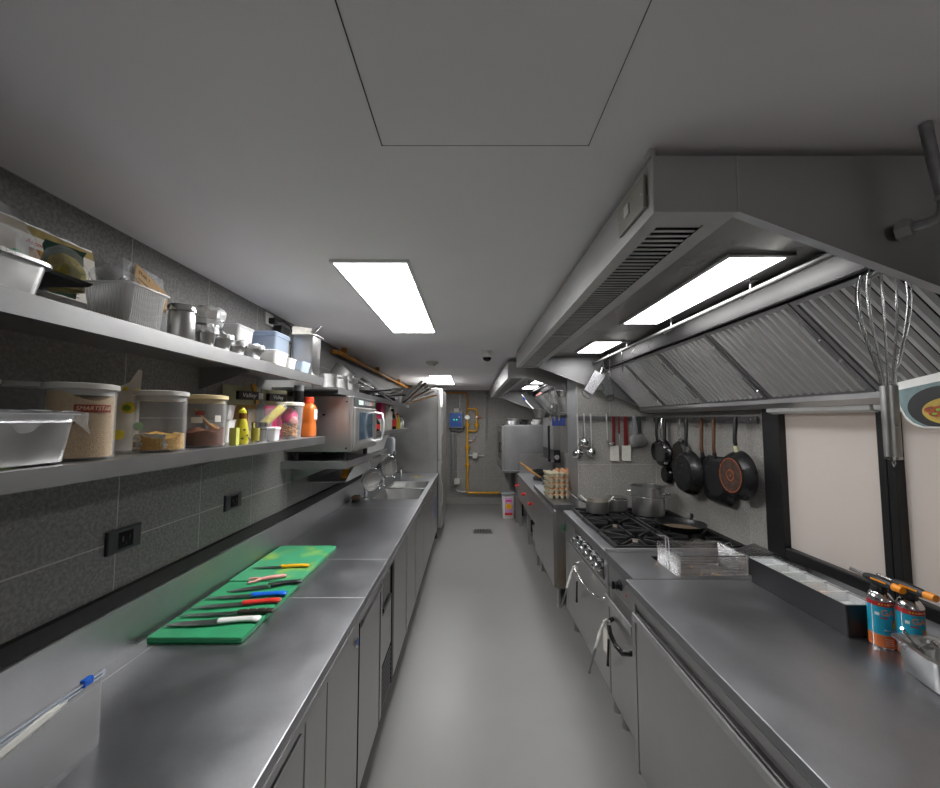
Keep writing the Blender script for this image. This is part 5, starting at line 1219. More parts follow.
for i, (x, y, rz_, lb) in enumerate(((.885, 3.0, R(145), 'cream plastic spatula leaning left in the front saucepan'), (.99, 2.96, R(20), 'cream plastic spatula leaning right in the front saucepan'))):
    t = thing('spatula', lb, 'spatula', m=T(x, y, ZG + .057) @ Euler((0, R(52), rz_)).to_matrix().to_4x4(), group='cream spatulas')
    L_('handle', MB().tube([(0, 0, 0), (0, 0, .09)], [.006, .006], 8), OFFW, t); L_('blade', MB().box(-.002, .002, -.012, .012, -.008, .0), OFFW, t, None)
t = thing('skillet', 'shallow black skillet with sandy inside on the rear middle burner', 'pan', (1.30, 2.52, ZG))
L_('pan', cup(.115, .145, .042, .003, .002, 40), PANBLK, t, 50); L_('seasoned_inside', solid([(.112, .0035), (.112, .006)], 40), M('seasoned_brown', C(112, 96, 78), .5, .1, .25, 14), t)
L_('handle', MB().tube([(.11, .085, .036), (.14, .12, .045), (.16, .16, .05)], [.008, .010, .012], 8), PANBLK, t)
# ================================================================== pan rail on the right wall
RAILM = M('rail_dark_steel', (0.16, 0.16, 0.16, 1), 0.45, 0.8, 0.2, 30)
t = thing('pan_rail', 'dark steel rail on the right wall from which the frying pans hang', 'rail', (1.505, 2.7, 1.55))
obj('bar', MB().box(1.502, 1.508, 2.10, 3.28, 1.553, 1.59), RAILM, t)
for yy in (2.15, 2.7, 3.2): obj('spacer', MB().box(1.5082, 1.5193, yy - .01, yy + .01, 1.56, 1.583), ST_DK, t)
RIV = [2.13, 2.30, 2.42, 2.56, 2.66, 2.80, 2.9, 3.0, 3.12]
for yy in RIV: obj('peg', MB().tube([(1.502, yy, 1.575), (1.492, yy, 1.573), (1.486, yy, 1.582)], .002, 6), ST_POL, t)
def hang_pan(label, y, zc, r_, dep, hm, theta, x=1.465, ring=None, collar=None, hw=.011, body=PANBLK, wire=False, square=False, base=PANBASE, lid=False, hz=1.578):
    """a pan hung by its handle, base towards the aisle; built about its own centre"""
    m = T(x, y, zc, -theta) @ Matrix.Rotation(-PI / 2, 4, 'Y')     # local z -> towards the aisle, local x -> up
    t = thing('frying_pan', label, 'pan', m=m, group='pans on the wall rail')
    if square:
        k = 6
        L_('pan', MB().loft([rr(0, 0, r_, r_ * .98, r_ * .35, 0, k), rr(0, 0, r_ + .003, r_ + .001, r_ * .35, .001, k), rr(0, 0, r_ * .86, r_ * .86, r_ * .3, dep, k), rr(0, 0, r_ * .82, r_ * .82, r_ * .28, dep + .002, k)], False, True), body, t, 40)
    else:
        L_('pan', MB().lathe([(r_ - .003, .0), (r_ + .001, 0), (r_, .004), (r_ * .93, dep * .55), (r_ * .80, dep), (r_ * .72, dep + .001)], 40, None, False, True).lathe([(r_ - .003, 0), (r_ * .9, dep * .55), (r_ * .7, dep - .003)], 40, None, False, True), body, t, 40)
    L_('base_disc', MB().lathe([(r_ * .70, dep + .0012), (r_ * .70, dep + .0022)], 40), base, t)
    if ring:
        L_('base_ring', MB().lathe([(r_ * .70, dep + .0023), (r_ * .70, dep + .0035), (r_ * .66, dep + .0035), (r_ * .66, dep + .0023)], 40, None, False, False), ring, t)
        L_('base_ring', MB().lathe([(r_ * .24, dep + .0023), (r_ * .24, dep + .0033), (r_ * .19, dep + .0033), (r_ * .19, dep + .0023)], 30, None, False, False), ring, t)
        L_('base_spot', MB().lathe([(r_ * .05, dep + .0023), (r_ * .05, dep + .003)], 16), ring, t)
    top = hz - zc; z0 = .012
    if wire:
        for s_ in (-1, 1): L_('handle_wire', MB().tube([(r_ * .93, s_ * .016, z0), (r_ + .03, s_ * .009, z0 + .012), (top - .02, s_ * .008, z0 + .004), (top, s_ * .003, z0)], .0042, 8), ST_POL, t)
        L_('handle_plate', MB().box(r_ * .86, r_ + .012, -.02, .02, z0 - .002, z0 + .006), ST_POL, t)
    else:
        if collar: L_('collar', MB().tube([(r_ * .93, 0, z0 + .004), (r_ + .026, 0, z0 + .010)], [.012, .011], 12), collar, t)
        L_('handle', MB().tube([(r_ + (.02 if collar else -.01), 0, z0 + .008), (r_ + .045, 0, z0 + .012), (r_ + .07, 0, z0 + .012), (top - .02, 0, z0 + .006), (top + .006, 0, z0 + .004)], [hw * .8, hw, hw * .95, hw * 1.05, hw * .7], 12), hm, t, 60)
    return t
hang_pan('large black frying pan with an orange ringed base, right end of the rail', 2.165, 1.275, .131, .055, BLACK, 0, x=1.45, ring=RUST, collar=M('cream_collar', C(200, 196, 160), .5, 0, .1, 30), base=M('scorched_base', C(74, 56, 48), .5, .3, .4, 45))
hang_pan('square cast iron griddle pan with a wooden handle, second from the right', 2.41, 1.215, .135, .028, WOODD, 0, x=1.482, square=True, collar=IRON, hw=.010, base=IRON)
hang_pan('deep black pan with chrome ferrule beside the griddle pan', 2.655, 1.225, .145, .06, BLACK, 0, x=1.45, collar=ST_POL, base=PANBLK, hz=1.575)
hang_pan('round cast iron pan on a brown handle, hidden behind the deep pan', 2.57, 1.24, .10, .014, WOODD, 0, x=1.501, collar=IRON, base=IRON)
hang_pan('black pan with a twin wire steel handle in the middle of the rail', 2.84, 1.33, .10, .038, None, 0, x=1.498, wire=True)
hang_pan('glossy black pan with a chrome handle, third from the left', 3.0, 1.32, .105, .042, ST_POL, 0, x=1.453, body=BLACKG, base=BLACKG)
hang_pan('small glossy black pan hanging lowest, left part of the rail', 3.05, 1.16, .070, .033, BLACK, 0, x=1.498, body=BLACKG, base=BLACKG, hz=1.57)
hang_pan('black pan at the left end of the rail in the corner', 3.175, 1.325, .088, .04, BLACK, 0, x=1.498, body=BLACKG, base=BLACKG)

# ================================================================== utensil rail on the partition
t = thing('utensil_rail', 'flat steel rail on the partition for ladles and spatulas', 'rail', (1.16, 3.29, 1.58))
obj('bar', MB().box(.885, 1.44, 3.284, 3.289, 1.565, 1.60), RAILM, t)
for xx in (.95, 1.2, 1.4): obj('spacer', MB().box(xx - .01, xx + .01, 3.2892, 3.2995, 1.57, 1.595), ST_DK, t)
def wx_(px): return (px - 470) / 400 * 3.255
def wz_(py): return 1.57 - (py - 420) / 400 * 3.255
YU = 3.262
def ladle(label, px, pyb, r_, side=0):
    x = wx_(px); zb = wz_(pyb); t = thing('ladle', label, 'ladle', (x, YU, zb), group='steel ladles on the partition')
    obj('handle', MB().tube([(x, YU + .010, 1.612), (x, YU + .014, 1.622), (x, YU + .018, 1.612), (x, YU + .0175, 1.604)], .003, 6).tube([(x, YU + .010, 1.615), (x, YU + .006, 1.55), (x, YU, zb + r_)], [.0075, .006, .0055], 8), ALU, t, 60)
    if side: m = T(x + r_ * .8, YU - .004, zb + .012, 0, PI)
    else: m = T(x, YU + .010, zb, 0, PI / 2 + .25)
    obj('bowl', MB().lathe([(.004, r_ * .85), (r_ * .5, r_ * .75), (r_ * .85, r_ * .45), (r_, 0), (r_ - .002, 0), (r_ * .8, r_ * .4), (r_ * .4, r_ * .7)], 28, m if not side else m, True, True), ST_POL, t, 60)
ladle('round steel ladle hanging lowest at the left end', 577.6, 453.5, .043)
ladle('round steel ladle hanging highest between two others', 584.3, 442.5, .043)
ladle('round steel ladle, third from the left end', 591, 452.5, .044)
ladle('small steel ladle seen from the side, next to the red spatula', 607, 443.5, .030, 1)
for px, lb in ((614.2, 'silicone spatula with red handle, narrower one beside the small ladle'), (626.2, 'silicone spatula with red handle, wider one beside the measuring cups')):
    x = wx_(px); t = thing('silicone_spatula', lb, 'spatula', (x, YU, 1.24), group='red handled spatulas')
    wd = .012 if px < 620 else .016
    obj('handle', MB().box(x - wd, x + wd, YU + .012, YU + .02, 1.36, 1.60), DRED, t, bevel=.003)
    obj('blade', MB().prism([(x - .036, 1.25), (x - .024, 1.238), (x + .038, 1.235), (x + .038, 1.362), (x - .034, 1.362)], YU + .011, YU + .021), M('silicone_white', C(214, 212, 202), .5, 0, .05, 30), t, bevel=.003)
t = thing('thin_spatula', 'slim dark red handled steel skewer between the two spatulas', 'skewer', (wx_(619.5), YU, 1.3))
x = wx_(619.6)
obj('handle', MB().box(x - .008, x + .008, YU + .013, YU + .019, 1.46, 1.60), DRED, t, bevel=.003); obj('shaft', MB().cyl((x, YU + .016, 1.28), (x, YU + .016, 1.462), .0035, n=8), ST_POL, t)
for px, dy, lb in ((633.6, -.014, 'steel measuring scoop with grey handle, front one'), (640.5, .015, 'steel measuring scoop with dark handle, half hidden one')):
    x = wx_(px); y_ = YU - .004 + dy
    t = thing('measuring_scoop', lb, 'scoop', (x, y_, 1.35), group='measuring scoops')
    obj('cup', MB().lathe([(.040, .026), (.048, .024), (.052, 0), (.050, 0), (.046, .022)], 32, T(x, y_ + .012, 1.405, 0, PI / 2)), ALU, t, 50)
    obj('handle', MB().box(x - .014, x + .014, y_ + .006, y_ + .014, 1.458, 1.60), GREYP if dy < 0 else DKGREY, t, bevel=.004)

# ================================================================== things on the right worktop
t = thing('condiment_tray', 'long black condiment box with clear lid under the window', 'box', (1.264, 1.558, ZT + .0005))
cx, cy, hx, hy = 1.264, 1.558, .053, .228; hz_ = ZT + .104
obj('case', MB().loft([rr(cx, cy, hx - .008, hy - .006, .006, ZT + .0008), rr(cx, cy, hx, hy, .008, hz_), rr(cx, cy, hx - .003, hy - .003, .006, hz_), rr(cx, cy, hx - .011, hy - .009, .005, ZT + .004)]), M('case_black', C(32, 33, 36), .4, 0, .08, 40), t, 40)
for i in range(5):
    yi = cy - .174 + i * .087
    cp = obj('cup', MB().loft([rr(cx, yi, .036, .034, .006, ZT + .03), rr(cx, yi, .045, .041, .006, hz_ - .002), rr(cx, yi, .0435, .0395, .006, hz_ - .002), rr(cx, yi, .0345, .0325, .006, ZT + .032)]), CLEARW, t, 40)
    fm_ = [WHITE, M('chopped_orange', C(226, 170, 110), .6, 0, .3, 60), M('chopped_herb', C(120, 140, 96), .6, 0, .4, 70), M('chopped_leek', C(150, 160, 124), .6, 0, .4, 70), WHITE][i]
    obj('filling', MB().loft([rr(cx, yi, .034, .032, .005, ZT + .0325), rr(cx, yi, .038, .035, .005, ZT + .078), rr(cx + .004, yi, .02, .02, .005, ZT + .084)]), fm_, cp, 40)
ld = MB(); ld.box(cx - hx, cx + hx, cy - hy, cy + hy, hz_ + .001, hz_ + .0025)
obj('lid', ld, clear('lid_plastic', (.93, .94, .94, 1), .06, .2, (.75, .77, .78, 1)), t)
for i in range(4): obj('lid_ridge', MB().box(cx - hx + .004, cx + hx - .004, cy - .1305 + i * .087 - .002, cy - .1305 + i * .087 + .002, hz_ + .0026, hz_ + .0045), CLEARW, t)

CAN_BLUE = M('can_blue', C(24, 158, 190), .3, .1, .06, 20); CAN_OR = M('can_orange', C(216, 116, 62), .35, .1, .08, 30); CAN_RED = M('can_red', C(176, 40, 40), .35, .1, .08, 30); CAN_Y = M('can_star', C(226, 176, 50), .4, .1, .05, 30); CAN_W = M('can_lettering', C(232, 120, 60), .4, 0, .05, 30)
def torch(label, x, y):
    t = thing('gas_torch', label, 'gas torch', (x, y, ZT + .0005), group='gas torches on the right worktop')
    r_ = .0305
    L_('can', solid([(r_ - .003, 0), (r_, .002), (r_, .142)], 36), CAN_BLUE, t)
    L_('bottom_rim', MB().lathe([(r_ + .001, 0), (r_ + .0014, .003), (r_ + .0004, .005)], 36, None, False, False), ST_POL, t)
    L_('orange_band', MB().lathe([(r_ + .0004, .006), (r_ + .0004, .042)], 36, None, False, False), CAN_OR, t)
    L_('red_band', MB().lathe([(r_ + .0004, .127), (r_ + .0004, .141)], 36, None, False, False), CAN_RED, t)
    L_('shoulder', solid([(r_ + .001, .142), (r_ + .001, .146), (.024, .160), (.020, .164), (.017, .166)], 36), ST_POL, t)
    L_('seam', curved(.0012, .062, r_ + .0006, .068, R(-172), 2), ST_POL, t)
    a0 = R(-118)
    fl = []
    text('GAS', .025, CAN_W, t, XF[t] @ T(0, 0, .109), wrap=(r_ + .0006, a0 + .45), ext=.0003)
    text('ROCKY', .0075, STAMPL, t, XF[t] @ T(0, 0, .134), wrap=(r_ + .0007, a0 + .62), ext=.0002)
    text('BUTANE GAS', .006, PAPER, t, XF[t] @ T(0, 0, .058), wrap=(r_ + .0006, a0 + .5), ext=.0002)
    for k in range(4): L_('star', curved(.0022, .002, r_ + .0007, .134, a0 - .35 + k * .22, 2), CAN_Y, t)
    L_('badge', curved(.005, .0045, r_ + .0006, .104, a0 - .55, 4), PAPER, t)
    L_('red_line', curved(.010, .0018, r_ + .0006, .094, a0 - .05, 6), CAN_RED, t)
    L_('flame', curved(.006, .012, r_ + .0006, .076, a0 + .72, 4), CAN_OR, t)
    L_('flame_core', curved(.003, .007, r_ + .0009, .072, a0 + .72, 4), CAN_Y, t)
    for k in range(4): L_('small_print', curved(.011, .0008, r_ + .0008, .014 + k * .006, a0 + .3, 5), PAPER, t)
    # burner head lying along +y
    L_('valve_base', solid([(.020, .1665), (.021, .172), (.016, .184)], 24), BLACK, t)
    L_('head', MB().loft([rr(0, 0, sx, sz, .008, yy) for sx, sz, yy in ()] or [[(px_ * sx, yy, .195 + (pz_ * sz) + dz) for px_, pz_ in [(math.cos(a), math.sin(a)) for a in [2 * PI * j / 14 for j in range(14)]]] for yy, sx, sz, dz in ((-.046, .009, .010, 0), (-.036, .0125, .0125, 0), (.0, .014, .016, 0), (.03, .012, .013, .001), (.042, .009, .009, .002))]), BLACK, t, 50)
    L_('orange_stripe', MB().box(-.0143, -.0135, -.035, .012, .198, .203), ORANGE, t)
    L_('flame_tube', MB().cyl((0, .042, .197), (0, .090, .200), .0065, .007, n=16), ST_POL, t, 40)
    L_('knob', MB().cyl((0, -.046, .195), (0, -.072, .195), .0115, .0105, n=16), ORANGE, t, 40)
torch('gas torch on a blue butane can beside the condiment box', 1.283, 1.292)
torch('gas torch on a blue butane can behind the spoon pan', 1.318, 1.238)
t = thing('spoon_pan', 'small steel pan full of spoons at the right edge', 'pan', (1.243, 1.105, ZT + .0005), R(-14))
L_('pan', tub(.042, .062, .052, .074, .088, .018, lip=.010), ST_PAN, t, 50)
SPN = M('spoon_steel', (.6, .6, .6, 1), .18, 1, .1, 20)
for i, (x, y, a, b_, lb) in enumerate(((-.02, .05, -40, 20, 'spoon with dark bowl sticking out of the steel pan'), (.0, .03, -55, 60, 'spoon lying across the left of the steel pan'), (.012, -.01, -60, 10, 'spoon lying in the middle of the steel pan'), (.02, -.035, -62, -30, 'spoon lying at the right of the steel pan'))):
    s_ = thing('spoon', lb, 'spoon', m=XF[t] @ T(x, y, .082 + .004 * i, R(b_), 0, R(a)), group='spoons in the steel pan')
    L_('handle', MB().tube([(0, 0, .0), (0, .0, .05)], [.003, .0045], 8), SPN, s_)
    L_('bowl', MB().loft([[(.003 * q_, w_ * math.cos(a_), z_ + 0 * a_) if False else (w_ * .25 * math.sin(a_), w_ * math.cos(a_), z_) for a_ in [2 * PI * j / 12 for j in range(12)]] for q_, w_, z_ in ((0, .003, 0), (0, .009, -.008), (0, .0125, -.022), (0, .010, -.036), (0, .003, -.044))]), SPN if i != 1 else OFFW, s_, 60)
t = thing('wooden_handle', 'reddish wooden handle leaning by the window at the right edge', 'handle', m=T(1.42, 1.215, ZT + .0005, 0, 0, R(6)))
L_('foot_cup', cup(.02, .024, .05), ST_PAN, t); L_('stick', MB().tube([(0, 0, .006), (0, 0, .20), (.0, -.004, .235), (0, -.012, .265)], [.006, .007, .013, .009], 10), M('reddish_wood', C(168, 84, 44), .5, 0, .2, 40), t)

# ================================================================== microwave and the things under it
t = thing('microwave', 'steel commercial microwave oven at the end of the lower shelf', 'microwave', (-.86, 2.55, 1.378))
MY0, MY1, MZ0, MZ1 = 2.275, 2.815, 1.378, 1.706
obj('case', MB().box(-1.045, -.685, MY0, MY1, MZ0 + .012, MZ1), ST_Z, t, bevel=.003)
obj('front_frame', MB().box(-.6848, -.665, MY0, MY1, MZ0 + .012, MZ1), ST_Y, t, bevel=.003)
obj('control_strip', MB().box(-.6648, -.660, MY0 + .01, MY1 - .01, MZ1 - .058, MZ1 - .006), DKGREY, t)
obj('display', MB().box(-.6598, -.6585, MY0 + .10, MY0 + .20, MZ1 - .045, MZ1 - .018), M('display_pale', C(190, 206, 200), .3, 0, .05, 30), t)
for i in range(6): obj('button', MB().box(-.6598, -.6575, MY0 + .23 + i * .045, MY0 + .26 + i * .045, MZ1 - .043, MZ1 - .02), [GREYP, GREYP, GREYP, GREYP, RED, GREEN][i], t)
dr = obj('door', MB().box(-.6648, -.652, MY0 + .012, MY1 - .012, MZ0 + .02, MZ1 - .062), ST_Z, t, bevel=.004)
obj('window', MB().box(-.6518, -.650, MY0 + .09, MY1 - .14, MZ0 + .075, MZ1 - .09), M('window_dark_blue', C(44, 62, 76), .12, .1, .1, 10), dr)
obj('door_handle', MB().tube([(-.652, MY1 - .075, MZ1 - .085), (-.60, MY1 - .075, MZ1 - .095), (-.588, MY1 - .075, MZ1 - .15), (-.588, MY1 - .075, MZ0 + .12), (-.60, MY1 - .075, MZ0 + .06), (-.652, MY1 - .075, MZ0 + .05)], .010, 10), ALU, dr, 60)
obj('side_panel', MB().box(-.90, -.76, MY0 - .0012, MY0 - .0002, 1.485, 1.625), ST_Y, t)
for (x_, z_) in ((-.70, 1.675), (-.70, 1.41), (-.83, 1.60)): obj('screw', MB().lathe([(.006, 0), (.006, .002)], 10, T(x_, MY0 - .0002, z_, 0, PI / 2)), CHROME, t)
for x_ in (-1.0, -.72):
    for y_ in (MY0 + .05, MY1 - .05): obj('foot', MB().cyl((x_, y_, MZ0 - .0395), (x_, y_, MZ0 + .012), .015, n=12), BLACK, t)
t = thing('microwave_shelf', 'steel bracket shelf carrying the microwave', 'shelf', (-.86, 2.55, 1.31))
obj('board', MB().box(-1.054, -.692, 2.25, 2.84, 1.325, 1.337), ST_DK, t)
obj('front_lip', MB().box(-.6918, -.688, 2.25, 2.84, 1.298, 1.338), ST_Y, t); obj('side_lip', MB().box(-1.054, -.692, 2.247, 2.2498, 1.298, 1.338), ST_Y, t)
obj('bracket', MB().prism([(-1.054, 1.3245), (-.75, 1.3245), (-1.054, 1.20)], 2.40, 2.405), ST_DK, t)
t = thing('utensil_channel', 'steel utensil trough on the wall below the microwave', 'trough', (-.85, 3.0, 1.2))
obj('trough', MB().prism([(-1.05, 1.29), (-1.05, 1.17), (-.80, 1.17), (-.745, 1.27), (-.749, 1.272), (-.803, 1.175), (-1.045, 1.175), (-1.045, 1.29)], 2.60, 3.45), ST_Y, t)
for (yy, mt, lb) in ((2.78, ORANGE, 'orange spray nozzle lying in the steel trough'), (3.08, RED, 'red scrubbing block lying in the steel trough'), (3.0, YEL, 'yellow scrubbing block lying in the steel trough')):
    place('scrub_block', MB().loft([rr(0, 0, .02, .03, .008, 0), rr(0, 0, .022, .032, .01, .04), rr(0, 0, .018, .028, .008, .075)]), mt, T(-.855, yy, 1.176), lb, 'cleaning block', group='scrub blocks in the trough')
t = thing('white_crate', 'white plastic crate beyond the microwave', 'crate', (-.78, 3.2, 1.32))
t.matrix_basis = XF[t] = T(-.84, 3.22, 1.318)
L_('crate', tub(.09, .30, .115, .33, .12, .02, lip=.008, lt=.006), WHITE, t, 40)
t2 = thing('crate_shelf', 'narrow steel shelf under the white crate', 'shelf', (-.9, 3.2, 1.31))
obj('board', MB().box(-1.054, -.74, 2.86, 3.60, 1.307, 1.317), ST_DK, t2); obj('lip', MB().box(-.7395, -.737, 2.86, 3.60, 1.292, 1.317), ST_Y, t2)
t = thing('soap_dispenser', 'white wall soap dispenser beside the white crate', 'dispenser', (-1.0, 4.7, 1.17))
obj('housing', MB().loft([rr(-.97, 4.69, .08, .075, .02, 1.18), rr(-.965, 4.69, .085, .08, .03, 1.22), rr(-.965, 4.69, .085, .08, .03, 1.34), rr(-.97, 4.69, .075, .07, .03, 1.37)]), M('dispenser_white', C(206, 212, 218), .3, 0, .03, 20), t, 40)
obj('push_bar', MB().box(-.885, -.868, 4.64, 4.74, 1.17, 1.21), GREYP, t, bevel=.004)
for i, (y_, z_, r_, lb) in enumerate(((2.74, 1.165, .075, 'round wire strainer hanging below the microwave shelf, nearer one'), (3.33, 1.185, .085, 'round wire strainer hanging below the crate, farther one'))):
    t = thing('strainer', lb, 'strainer', (-.665, y_, z_), group='round strainers')
    m = T(-.665, y_, z_, R(-40), 0, PI / 2)
    obj('rim', MB().tube([tuple(m @ Vector((r_ * math.cos(a), r_ * math.sin(a), 0))) for a in [2 * PI * j / 32 for j in range(32)]], .004, 6, True), ST_POL, t)
    obj('mesh_bowl', MB().lathe([(r_, 0), (r_ * .85, -.03), (r_ * .5, -.05), (r_ * .05, -.056)], 32, m, False, True), clear('strainer_mesh_%d' % i, (.7, .69, .66, 1), .45, .4, (.25, .245, .23, 1)), t, 60)
    obj('handle', MB().tube([(-.665, y_, z_ + r_), (-.672, y_, z_ + r_ + .02), (-.682 if y_ < 3 else -.735, y_, 1.30)], .005, 8), ST_POL, t)

# sink taps and small things
for i, (x, y, lb) in enumerate(((-.93, 3.62, 'low chrome mixer tap at the near sink basin'), (-.93, 4.30, 'low chrome mixer tap at the far sink basin'))):
    t = thing('sink_tap', lb, 'tap', (x, y, ZT), group='sink taps')
    obj('body', MB().lathe([(.028, 0), (.028, .008), (.018, .014), (.018, .07), (.022, .075), (.022, .09), (.01, .095)], 20, T(x, y, ZT + .0005)), CHROME, t, 50)
    obj('spout', MB().tube([(x, y, ZT + .06), (x + .03, y, ZT + .10), (x + .08, y, ZT + .11), (x + .12, y, ZT + .10), (x + .125, y, ZT + .085)], .009, 10), CHROME, t, 60)
    obj('lever', MB().tube([(x, y, ZT + .095), (x, y + .03, ZT + .115), (x, y + .06, ZT + .12)], [.006, .005, .006], 8), CHROME, t)
t = thing('pull_out_tap', 'tall chrome tap at the far corner of the sinks', 'tap', (-.80, 4.68, ZT))
obj('post', MB().lathe([(.024, 0), (.024, .006), (.012, .01), (.012, .11), (.016, .115), (.016, .13)], 16, T(-.80, 4.68, ZT + .0005)), CHROME, t, 50); obj('spout', MB().tube([(-.80, 4.68, ZT + .12), (-.78, 4.66, ZT + .15), (-.75, 4.62, ZT + .145)], .008, 8), CHROME, t)
t = thing('scrub_brush', 'wooden scrubbing brush lying beside the near tap', 'brush', (-.99, 3.50, ZT))
obj('back', MB().loft([rr(-.985, 3.50, .028, .055, .02, ZT + .024), rr(-.985, 3.50, .03, .058, .02, ZT + .03), rr(-.985, 3.50, .028, .055, .02, ZT + .045)]), WOODD, t, 40); obj('bristles', MB().loft([rr(-.985, 3.50, .026, .052, .02, ZT + .0006), rr(-.985, 3.50, .024, .05, .02, ZT + .0235)]), RUBBER, t)
t = thing('white_tub', 'white plastic tub in the far sink basin', 'tub', (-.78, 4.40, ZT - .258))
L_('tub', MB().loft([rr(0, 0, .05, .10, .02, 0), rr(0, 0, .06, .115, .02, .24), rr(0, 0, .065, .12, .02, .24), rr(0, 0, .065, .12, .02, .25), rr(0, 0, .055, .11, .02, .25), rr(0, 0, .045, .095, .02, .01)]), WHITE, t, 40); L_('grip_slot', MB().box(.0605, .062, -.03, .03, .20, .225), DKGREY, t)

# ================================================================== pots, bottles and utensils on the far left shelves
ZP = 1.746
def lpot(label, x, y, r_, h, name='cooking_pot', tilt=0, z=ZP, rz=0, mat=None, long_handle=None, group='pots on the far shelf'):
    t = thing(name, label, 'pot', m=T(x, y, z, rz, 0, tilt), group=group)
    L_('pot', cup(r_ * .95, r_, h, .0015, .004, 30), mat or ST_PAN, t, 50)
    for s_ in (-1, 1):
        if not long_handle: L_('side_handle', MB().tube([(s_ * r_ * .98, -.03, h * .8), (s_ * (r_ + .025), -.025, h * .82), (s_ * (r_ + .025), .025, h * .82), (s_ * r_ * .98, .03, h * .8)], .004, 6), ST_POL, t)
    if long_handle: L_('handle', MB().tube([(r_ * .95, 0, h * .8), (r_ + .06, 0, h * .95), (r_ + .16, 0, h * 1.1)], [.006, .007, .008], 8), long_handle, t)
    return t
lpot('steel pot right above the microwave, nearest one', -.89, 2.44, .075, .10)
lpot('steel pot above the microwave, second one', -.87, 2.62, .07, .11)
lpot('low wide steel pot above the microwave under the tilted pan', -.89, 2.84, .10, .075)
lpot('steel saucepan tipped on its side on the low wide pot', -.93, 2.80, .075, .09, tilt=R(38), z=ZP + .115, rz=R(10), long_handle=ST_POL)
lpot('black wok-shaped pan upside down on the far upper shelf', -.87, 3.08, .105, .05, mat=PANBLK, long_handle=BLACK)
lpot('steel saucepan tipped over beyond the black pan', -.90, 3.34, .08, .09, tilt=R(40), z=ZP + .06, long_handle=ST_POL)
lpot('black frying pan stacked on the far upper shelf', -.86, 3.60, .12, .045, mat=PANBLK, long_handle=BLACK)
lpot('steel saucepan beyond the black frying pan', -.90, 3.86, .085, .09, long_handle=ST_POL)
lpot('dark baking pan near the far end of the upper shelf', -.86, 4.08, .10, .05, mat=IRON)
t = thing('plastic_tub', 'milky plastic tub on the far upper shelf', 'tub', (-.80, 4.27, ZP)); L_('tub', tub(.05, .07, .06, .085, .085, .015, lip=.003), CLEARW, t)
for i in range(6):
    x, y = -.76 + .008 * (i % 3), 4.405 + .034 * i
    a = R(46 + 6 * i)
    t = thing('long_utensil', ['steel tongs leaning out of the far shelf end', 'brown wooden spatula leaning out of the far shelf end', 'steel skimmer handle leaning out of the far shelf end', 'brown wooden rolling stick leaning out lowest at the far shelf end', 'steel whisk handle leaning out of the far shelf end', 'pale bamboo stick leaning out of the far shelf end'][i], 'utensil', m=T(x, y, ZP + .006, R(-18), 0, a), group='long utensils at the far shelf end')
    mt = [ST_POL, WOODD, ST_POL, WOODD, ST_POL, WOOD][i]
    L_('shaft', MB().tube([(0, 0, 0), (0, 0, .18), (0, 0, .28 + .01 * i)], [.007, .008, .010], 8), mt, t)
    L_('head', MB().loft([rr(0, 0, .006, .01, .004, .28 + .01 * i), rr(0, 0, .008, .025, .005, .31 + .01 * i), rr(0, 0, .006, .02, .005, .35 + .01 * i)]), mt, t)
ZQ = 1.479
def bottle(label, x, y, r_, h, body, capm, name='sauce_bottle', lab=None):
    t = thing(name, label, 'bottle', (x, y, ZQ), group='bottles on the far lower shelf')
    L_('body', solid([(r_ * .95, 0), (r_, .005), (r_, h * .62), (r_ * .45, h * .8), (r_ * .4, h * .9)]), body, t, 50)
    L_('cap', solid([(r_ * .48, h * .9 + .0003), (r_ * .48, h), (r_ * .3, h + .003)]), capm, t)
    if lab: L_('label', MB().lathe([(r_ + .0005, h * .15), (r_ + .0005, h * .5)], 28, None, False, False), lab, t)
t = thing('pink_box', 'bright pink carton on the far lower shelf', 'box', (-.78, 3.5, ZQ)); t.matrix_basis = XF[t] = T(-.80, 3.46, ZQ)
L_('carton', MB().box(-.05, .05, -.09, .07, .10, .235), M('carton_pink', C(196, 32, 96), .5, 0, .06, 30), t); L_('side_stripe', MB().box(-.05, .0502, .0705, .10, .10, .235), M('carton_green', C(84, 110, 84), .5, 0, .06, 30), t); L_('base_carton', MB().box(-.055, .052, -.09, .10, 0, .0995), OFFW, t)
bottle('small dark sauce bottle with red label before the pink carton', -.765, 3.27, .032, .115, BLACKG, RED, lab=RED)
bottle('small clear bottle beside the dark one', -.76, 3.12, .028, .13, CLEARW, WHITE)
bottle('milky jug with red cap on the far lower shelf', -.80, 3.80, .062, .26, M('jug_white', C(206, 202, 190), .4, 0, .06, 20), RED, name='plastic_jug')
bottle('dark bottle with red label beside the milky jug', -.77, 3.98, .035, .20, BLACKG, BLACK, lab=RED)
bottle('red labelled bottle with white cap', -.79, 4.12, .036, .21, RED, WHITE, lab=RED)
bottle('yellow bottle near the far shelf end', -.775, 4.26, .034, .16, M('mustard', C(196, 180, 40), .4, 0, .06, 20), RED)
bottle('steel shaker at the far shelf end', -.775, 4.50, .034, .13, ST_PAN, CHROME, name='shaker')
bottle('grey bottle behind the yellow one', -.90, 4.38, .045, .24, GREYP, GREYP)
